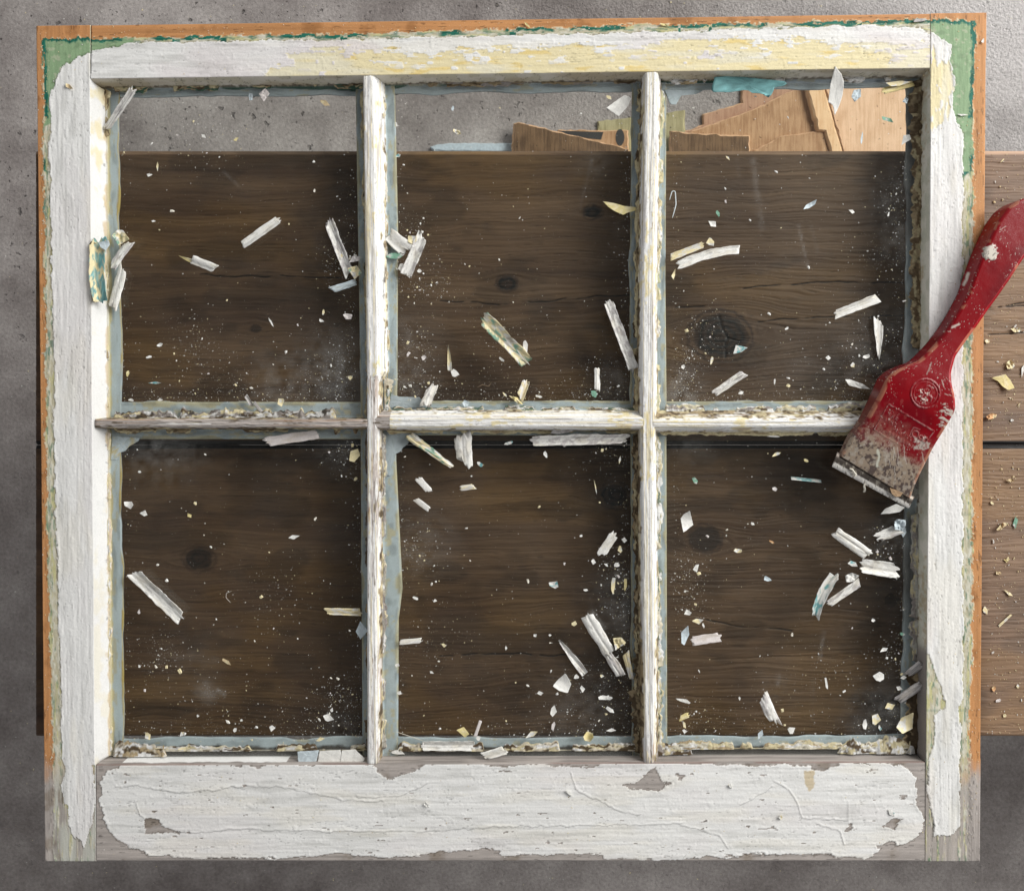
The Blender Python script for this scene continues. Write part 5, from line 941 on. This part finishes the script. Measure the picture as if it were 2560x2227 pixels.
# lower middle pane, lower half
strip('H', 1478, 152, 1612, 372, 76, 'w', 'bright white broad strip near the lower right of the lower middle pane', th=.003); strip('H', 1602, 378, 1682, 508, 54, 'wg', 'grooved grey strip continuing below the bright white broad strip'); strip('H', 1310, 296, 1460, 490, 46, 'wg', 'narrow tapering strip left of the bright white broad strip', tap0=.7)
flake('H', 1655, 310, 90, 110, 20, 'c', 'crumpled cream shavings heaped against the bright white broad strip', crumple=1., z=-.0105); strip('H', 1708, 375, 1742, 522, 46, 'c', 'upright cream strip against the right upright bar near the heaped shavings', z0=-.0105, taper=.5)
flake('H', 0, 0, 0, 0, 0, 'w', 'large shell shaped white flake in the lower middle pane', pts=[(1270, 568), (1300, 530), (1345, 492), (1365, 520), (1382, 555), (1360, 610), (1310, 596)], curl=.35, th=.0008)
for q in [(1412, 512, 40, 32, -20, 'w', 'small white flake at the foot of the narrow tapering strip'), (1448, 580, 30, 44, 0, 'w', 'small upright white chip right of the large shell shaped flake'), (1586, 640, 106, 28, 3, 'w', 'lens shaped white flake low in the lower middle pane'), (1612, 710, 52, 28, 30, 'w', 'small white flake under the lens shaped one'), (1275, 716, 34, 60, 10, 'w', 'crumbly upright white flake below the large shell shaped flake'), (1275, 806, 24, 60, 0, 'p', 'narrow pinkish upright flake near the bottom of the lower middle pane'), (1198, 608, 38, 30, -20, 'w', 'small white flake left of the large shell shaped flake'), (1396, 196, 32, 36, 0, 'c', 'small tan white chip above the narrow tapering strip'), (1620, 832, 66, 22, 4, 'w', 'curved white sliver near the bottom right of the lower middle pane'), (343, 443, 28, 34, 20, 'w', 'small white chip on the blue paint edge of the lower middle pane'), (357, 608, 28, 26, 20, 'w', 'small round white chip near the blue paint edge of the lower middle pane'), (620, 323, 34, 20, 40, 'c', 'small cream chip right of the ragged level strip'), (548, 488, 24, 18, 40, 'w', 'tiny white chip below the ragged level strip'), (993, 344, 16, 30, 0, 'w', 'small upright white chip in the middle of the lower middle pane'), (568, 57, 24, 18, 0, 'w', 'tiny white chip in the upper left of the lower middle pane, right one'), (450, 43, 34, 16, 20, 'w', 'tiny white chip in the upper left of the lower middle pane, left one'), (740, 842, 76, 60, 10, 'y', 'triangular yellow flake at the bottom of the lower middle pane'), (825, 880, 24, 30, 20, 'w', 'tiny chip right of the triangular yellow flake'), (1145, 856, 90, 34, -25, 'c', 'cream flake leaning on the bottom edge of the lower middle pane'), (340, 962, 78, 30, 8, 'w', 'white flake lying in the groove below the lower middle pane'), (1167, 265, 22, 16, 0, 'w', 'tiny chip left of the narrow tapering strip'), (1255, 264, 22, 16, 0, 'w', 'tiny chip touching the top of the narrow tapering strip'), (1565, 508, 26, 22, 0, 'c', 'tiny cream chip left of the grooved grey strip')]: flake('H', *q)
strip('H', 362, 305, 482, 296, 32, 'w', 'ragged white strip lying level at the left of the lower middle pane', flat=True); strip('H', 808, 866, 838, 778, 20, 'p', 'thin leaning pinkish strip right of the triangular yellow flake'); flake('H', 1480, 874, 56, 72, 10, 'y', 'yellow shell shaped flake at the bottom right of the lower middle pane', z=-.0105, curl=.8)
strip('H', 860, 985, 985, 950, 52, 'w', 'loose white putty chunk on the sill below the lower middle pane', z0=-.006, z1=-.007, th=.003); strip('H', 490, 925, 800, 925, 56, 'w', 'long crumbling white putty bead along the bottom of the lower middle pane', th=.0036)
# on the rails and stile
flake('H', 1368, 1207, 46, 16, 35, 'w', 'small white chip standing on the bottom rail', z=.0004, th=.0012); flake('I', 1262, 1325, 52, 24, 40, 'tg', 'small teal leaf shaped chip on the bottom rail at right', z=.0004); flake('I', 303, 1165, 24, 22, 0, 'w', 'tiny round white bump chip on the bottom rail', z=.0004, th=.0012); flake('I', 600, 1350, 26, 34, 0, 'c', 'small cream crumb on the bottom rail right of centre', z=.0004, th=.0012)
flake('H', 515, 1275, 44, 30, 60, 'w', 'small white crumb on the bottom rail left of centre', z=.0004, crumple=.5); flake('C', 1690, 687, 62, 12, 3, 'w', 'thin white sliver across the green band of the right stile', z=.0006); flake('C', 1810, 246, 16, 30, 25, 'w', 'tiny white chip on the orange edge of the right stile', z=.0006)
flake('B', 1120, 152, 56, 14, 40, 'y', 'thin pale wood splinter on the orange edge of the top rail', z=.0005, crumple=.2); flake('B', 1935, 148, 66, 16, 15, 'y', 'curled pale splinter on the orange edge of the top rail at right', z=.0005, crumple=.3); flake('C', 1430, 122, 80, 22, -3, 'g', 'grey splinter on the top rail near the right corner', z=.0008)
# on the bare plank at right
BT = BZ+.0002
for q in [(1975, 412, 60, 50, 20, 'c', 'crumpled cream curl on the bare plank above the yellow leaf shaped flake', .7), (2003, 1352, 36, 86, 5, 'gr', 'grey green leaf shaped flake on the bare plank', .1), (1918, 1380, 80, 40, -25, 'tan', 'tan curl of wood on the bare plank left of the green flake', .8), (1972, 1102, 42, 36, 20, 'tan', 'small tan crumple on the bare plank', .8), (1858, 718, 66, 34, -20, 'o', 'orange shaving on the bare plank next to the sash edge', .8), (2012, 204, 66, 26, 8, 'c', 'pair of pale crumbs on the bare plank near the scraper', .5), (1965, 1775, 70, 18, 35, 'c', 'pale curved shaving on the bare plank at lower right', .3), (1836, 272, 26, 26, 0, 'c', 'small cream crumb close to the sash edge under the scraper handle', .3), (1985, 743, 20, 18, 0, 'c', 'tiny cream crumb right of the orange shaving', .2), (1865, 1237, 22, 20, 0, 'c', 'tiny cream crumb left of the small tan crumple, near the sash', .2), (2048, 440, 16, 80, 5, 'w', 'white flake cut by the right border of the picture', .1), (1955, 1578, 36, 34, 0, 'y', 'small yellow crumb on the lower plank', .5), (1903, 1655, 30, 20, 0, 'tan', 'small tan crumb below the yellow crumb on the lower plank', .4)]:
    flake('F', *q[:7], z=BT, crumple=q[7])
flake('F', 0, 0, 0, 0, 0, 'y', 'large yellow leaf shaped flake curling up on the bare plank', pts=[(1860, 490), (1905, 476), (1945, 468), (1975, 505), (1998, 548), (1962, 564), (1925, 540), (1898, 508)], z=BT, curl=.5, th=.0006); strip('I', 1905, 210, 1978, 142, 14, 'c', 'curved cream shaving on the lower plank, right of the sash', z0=BT, z1=BT)
for q in [(1825, 120, 30, 58, -10, 'c', 'cream flake at the sash edge on the lower plank'), (1875, 583, 22, 34, 20, 'o', 'brown chip on the lower plank'), (1903, 655, 34, 20, -20, 'p', 'grey chip on the lower plank'), (1940, 742, 24, 20, 0, 'c', 'cream chip near the bottom edge of the lower plank'), (2018, 570, 20, 24, 0, 'c', 'cream crumb near the right border on the lower plank')]: flake('I', *q, z=BT)
def tube(name, pts, r, col, label, cat, z, mat=None):
    pts = np.array(pts, float); n = 40; d = np.r_[0, np.cumsum(np.hypot(*np.diff(pts, axis=0).T))]; t = np.linspace(0, d[-1], n)
    x = np.interp(t, d, pts[:, 0]); y = np.interp(t, d, pts[:, 1]); k = np.hanning(7); k /= k.sum(); sm = lambda q: np.convolve(np.pad(q, 3, mode='reflect', reflect_type='odd'), k, 'valid'); x, y = sm(x), sm(y)
    zz = np.array(z) if np.ndim(z) else np.full(n, z); zz = np.interp(np.linspace(0, 1, n), np.linspace(0, 1, len(np.atleast_1d(z))), np.atleast_1d(z))
    wx, wy, wz = W(x, y, zz); P = np.stack([wx, wy, wz], -1); T = np.gradient(P, axis=0); T /= np.linalg.norm(T, axis=1)[:, None]+1e-9; N = np.cross(T, (0, 0, 1)); N /= np.linalg.norm(N, axis=1)[:, None]+1e-9; Bn = np.cross(T, N)
    a = np.linspace(0, 2*math.pi, 7)[:-1]; rr = r*(1-.6*np.abs(np.linspace(-1, 1, n))**4); R_ = P[:, None]+rr[:, None, None]*(N[:, None]*np.cos(a)[None, :, None]+Bn[:, None]*np.sin(a)[None, :, None])
    o = P.mean(0); me = mesh(name, R_-o, gq(n, 6, True), np.tile(col, (n*6, 1))); fixn(me); return tag(obj(name, me, M_chip, None, o), label, cat)
z1 = lambda X, Y: (2080+.2121*X, 900+.2121*Y)
tube('paint_curl', [z1(205, 1280), z1(240, 1290), z1(265, 1330), z1(285, 1345), z1(265, 1372)], .0007, (.72, .68, .58), 'thin cream curl of paint lying on the scraper blade', 'paint curl', .0032)
tube('paint_curl', [z1(385, 1455), z1(378, 1490), z1(388, 1520), z1(385, 1545), z1(365, 1552)], .0008, (.74, .70, .60), 'thin cream curl of paint hanging over the front edge of the scraper blade', 'paint curl', [.0022, .0012, -.001, -.003, -.003])
tube('paint_thread', [(1681, 545), (1690, 512), (1688, 478), (1680, 478), (1674, 500)], .0004, (.62, .68, .70), 'thin looped thread of pale paint beside the right upright bar in the upper right pane', 'paint thread', -.0116)
tube('hair', tp('G', [(1378, 70), (1350, 40), (1352, 12), (1385, 0)]), .0002, (.5, .45, .4), 'fine curved pale hair in the lower left pane', 'hair', -.0117)
tube('hair', tp('H', [(330, 838), (380, 855), (500, 895)]), .00022, (.6, .55, .45), 'fine hair across the bottom left corner of the lower middle pane', 'hair', -.0112)
tube('hair', tp('E', [(820, 545), (850, 530), (890, 540), (900, 520)]), .0002, (.25, .18, .12), 'fine dark hair above the middle crossbar in the upper middle pane', 'hair', -.0117)

# ------------------------------------------------------------------ countable small crumbs, then dust
def crumb_mesh(seed, col):
    r_ = np.random.default_rng(seed); n = 7; a = np.sort((np.arange(n)+r_.uniform(-.35, .35, n))/n*6.283); rr = r_.uniform(.6, 1.1, n); sx = r_.uniform(.55, 1)
    lo_ = [(math.cos(t)*q, math.sin(t)*q*sx, 0) for t, q in zip(a, rr)]; hi = [(x*.8, y*.8, r_.uniform(.28, .6)) for x, y, _ in lo_]; v = lo_+hi+[(0, 0, r_.uniform(.4, .7))]
    f = [(i, (i+1) % n, n+(i+1) % n, n+i) for i in range(n)]+[(n+i, n+(i+1) % n, 2*n) for i in range(n)]+[tuple(range(n-1, -1, -1))]
    me = mesh('paint_crumb', v, f, np.tile(col, (len(v), 1)), smooth=False); me.materials.append(M_chip); return me
CM = [crumb_mesh(i, c) for i, c in enumerate([OWH, OWH*.95, OWH*.9, np.array((.76, .72, .62)), CREAM, CREAM*.9, PNK, np.array((.70, .68, .62))])]
CMT = [crumb_mesh(20+i, c) for i, c in enumerate([CREAM*.95, np.array((.62, .50, .30)), np.array((.66, .58, .42)), OWH*.85])]
PN = {'TL': ('upper left', 306, 884, 236, 1000), 'TC': ('upper middle', 996, 1572, 236, 996), 'TR': ('upper right', 1684, 2262, 236, 996), 'BL': ('lower left', 314, 900, 1106, 1845), 'BC': ('lower middle', 1002, 1570, 1106, 1845), 'BR': ('lower right', 1686, 2262, 1096, 1845)}
HOT = {'TL': [(860, 900, 80), (800, 960, 90), (560, 960, 90), (480, 860, 80), (850, 650, 50), (500, 330, 90)], 'TC': [(1040, 860, 60), (1040, 960, 60), (1010, 700, 60), (1250, 880, 110), (1480, 960, 80), (1040, 590, 50), (1100, 720, 60)],
       'TR': [(2080, 920, 110), (2240, 500, 60), (2200, 640, 80), (1720, 900, 40), (2180, 860, 90), (1760, 830, 60), (2200, 960, 70), (1710, 960, 40)], 'BL': [(850, 1740, 60), (560, 1800, 140), (780, 1820, 100), (400, 1640, 70), (860, 1130, 60), (700, 1500, 120)],
       'BC': [(1540, 1420, 50), (1550, 1500, 60), (1560, 1620, 50), (1460, 1760, 120), (1040, 1360, 70), (1540, 1700, 70), (1100, 1600, 100), (1520, 1120, 60), (1300, 1820, 150)], 'BR': [(1720, 1420, 50), (1730, 1500, 60), (2220, 1800, 80), (2230, 1640, 60), (2200, 1380, 60), (1740, 1780, 60), (1900, 1820, 120), (2230, 1110, 50), (2060, 1680, 100)]}
r_ = np.random.default_rng(33)
def pt(k, hot=.6):
    _, x0, x1, y0, y1 = PN[k]
    while True:
        if r_.random() < hot: h_ = HOT[k][r_.integers(len(HOT[k]))]; x, y = h_[0]+r_.normal()*h_[2]*.55, h_[1]+r_.normal()*h_[2]*.55
        else: x, y = r_.uniform(x0, x1), r_.uniform(y0, y1)
        if x0-10 < x < x1+5 and y0-4 < y < y1+12: return x, y
for k in PN:
    for i in range(40 if k[0] == 'B' else 34):
        x, y = pt(k); s_ = (2.2+3.2*r_.random()**2.5)*K*1.02; o = bpy.data.objects.new('paint_crumb', CM[r_.integers(len(CM))]); COL.objects.link(o)
        o.location = tuple(float(v) for v in W(x, y, ZG+.0001)); o.rotation_euler = (0, 0, r_.uniform(0, 6.28)); o.scale = (s_*r_.uniform(1, 1.7), s_, s_)
        tag(o, 'tiny pale paint crumb scattered on the glass of the %s pane' % PN[k][0], 'paint crumb', 'tiny paint crumbs on the glass of the %s pane' % PN[k][0])
for i in range(44):
    x, y = r_.uniform(2475, 2556), r_.uniform(400, 1830); s_ = (1.8+3.*r_.random()**2)*K*1.05; 
    if abs(y-1112) < 12 or (y > 500 and y < 760 and x > 2500-(y-500)*.6): continue
    o = bpy.data.objects.new('sawdust_crumb', CMT[r_.integers(4)]); COL.objects.link(o); o.location = tuple(float(v) for v in W(x, y, BZ+.0003)); o.rotation_euler = (0, 0, r_.uniform(0, 6.28)); o.scale = (s_*r_.uniform(1, 2), s_, s_)
    tag(o, 'tiny tan crumb scattered on the bare plank right of the sash', 'crumb', 'tiny tan crumbs on the bare plank')
def dust(name, label, xs, ys, zs, ss_, cols, cat='dust'):
    n = len(xs); a = r_.uniform(0, 6.28, n); el = r_.uniform(1, 1.9, n); ang = a[:, None]+np.array([0, 1.26, 2.51, 3.77, 5.03])[None]; rad = ss_[:, None]*r_.uniform(.65, 1.15, (n, 5))
    dx = np.cos(ang-a[:, None])*rad*el[:, None]; dy = np.sin(ang-a[:, None])*rad; px = dx*np.cos(a)[:, None]-dy*np.sin(a)[:, None]; py = dx*np.sin(a)[:, None]+dy*np.cos(a)[:, None]
    wx, wy, wz = W(xs, ys, zs); base = np.stack([wx[:, None]+px, wy[:, None]+py, np.repeat(wz[:, None], 5, 1)], -1); apex = np.stack([wx, wy, wz+ss_*.8], -1)[:, None]
    co = np.concatenate([base, apex], 1).reshape(-1, 3); i0 = (np.arange(n)*6)[:, None]; F = np.concatenate([np.stack([i0[:, 0]+j, i0[:, 0]+(j+1) % 5, i0[:, 0]+5], -1) for j in range(5)])
    c = np.repeat(cols[:, None], 6, 1); me = mesh(name, co, F, c, smooth=False); return tag(obj(name, me, M_dust), label, cat, kind='stuff')
X_, Y_ = [], []
for k in PN:
    for i in range(1750): x, y = pt(k, .78); X_.append(x); Y_.append(y)
    _, x0, x1, y0, y1 = PN[k]
    for i in range(420): X_.append(r_.uniform(x0, x1)); Y_.append(y1+8-abs(r_.normal())*26)
    for i in range(260): X_.append(x1+4-abs(r_.normal())*16); Y_.append(r_.uniform(y0, y1))
    for i in range(120): X_.append(x0-2+abs(r_.normal())*12); Y_.append(r_.uniform(y0, y1))
X_ = np.array(X_); Y_ = np.array(Y_); n = len(X_); sz = (.22+1.2*r_.random(n)**6+.22*r_.random(n))*K
cs_ = np.array([OWH, OWH*.9, CREAM*.95, np.array((.66, .64, .60))])[r_.integers(0, 4, n)]*r_.uniform(.75, 1.05, (n, 1))
dust('paint_dust', 'white paint dust sprinkled over the window glass', X_, Y_, np.full(n, ZG+.00005), sz, cs_)
n = 1500; X_ = r_.uniform(2468, 2570, n); Y_ = r_.uniform(385, 1835, n); ok = np.abs(Y_-1112) > 9; X_, Y_ = X_[ok], Y_[ok]; n = len(X_)
cs_ = np.array([CREAM*.95, np.array((.62, .48, .28)), TAN*1.2, OWH*.8])[r_.integers(0, 4, n)]; dust('sawdust', 'fine tan sawdust sprinkled on the bare plank', X_, Y_, np.full(n, BZ+.0003), (.35+1.3*r_.random(n)**4)*K, cs_, 'sawdust')
xs, ys = [], []
for i in range(650): y = r_.uniform(70, 1950); xs.append(outL(y)+r_.uniform(3, 28)); ys.append(y)
for i in range(900): y = r_.uniform(60, 2100); xs.append(outR(y)-r_.uniform(3, 40)); ys.append(y)
for i in range(500): x = r_.uniform(100, 2450); xs.append(x); ys.append(ytop(x)+r_.uniform(4, 34))
for i in range(350): xs.append(r_.uniform(130, 2420)); ys.append(r_.uniform(70, 190))
for i in range(350): xs.append(r_.uniform(260, 2400)); ys.append(r_.uniform(1920, 2145))
for i in range(200): xs.append(r_.uniform(2330, 2420)); ys.append(r_.uniform(200, 2100))
xs, ys = np.array(xs), np.array(ys); n = len(xs); cs_ = np.array([CREAM, np.array((.72, .60, .34)), OWH*.9, TAN*1.3])[r_.integers(0, 4, n)]
dust('sash_dust', 'golden and white specks of dust on the faces of the sash', xs, ys, np.full(n, .00045), (.35+1.0*r_.random(n)**4)*K, cs_)
n = 260; X_ = r_.uniform(0, 2560, n); Y_ = np.where(r_.random(n) < .5, r_.uniform(0, 60, n), r_.uniform(2160, 2225, n)); X_ = np.where(r_.random(n) < .3, r_.uniform(0, 88, n), X_); Y_ = np.where(X_ < 88, r_.uniform(0, 2225, n), Y_)
dust('floor_dust', 'stray pale specks on the concrete floor', X_, Y_, np.full(n, FZ+.0003), (.6+1.6*r_.random(n)**4)*K*1.6, np.array([CREAM, OWH*.8])[r_.integers(0, 2, n)])
# unique labels guard: keep repeats of the same label grouped
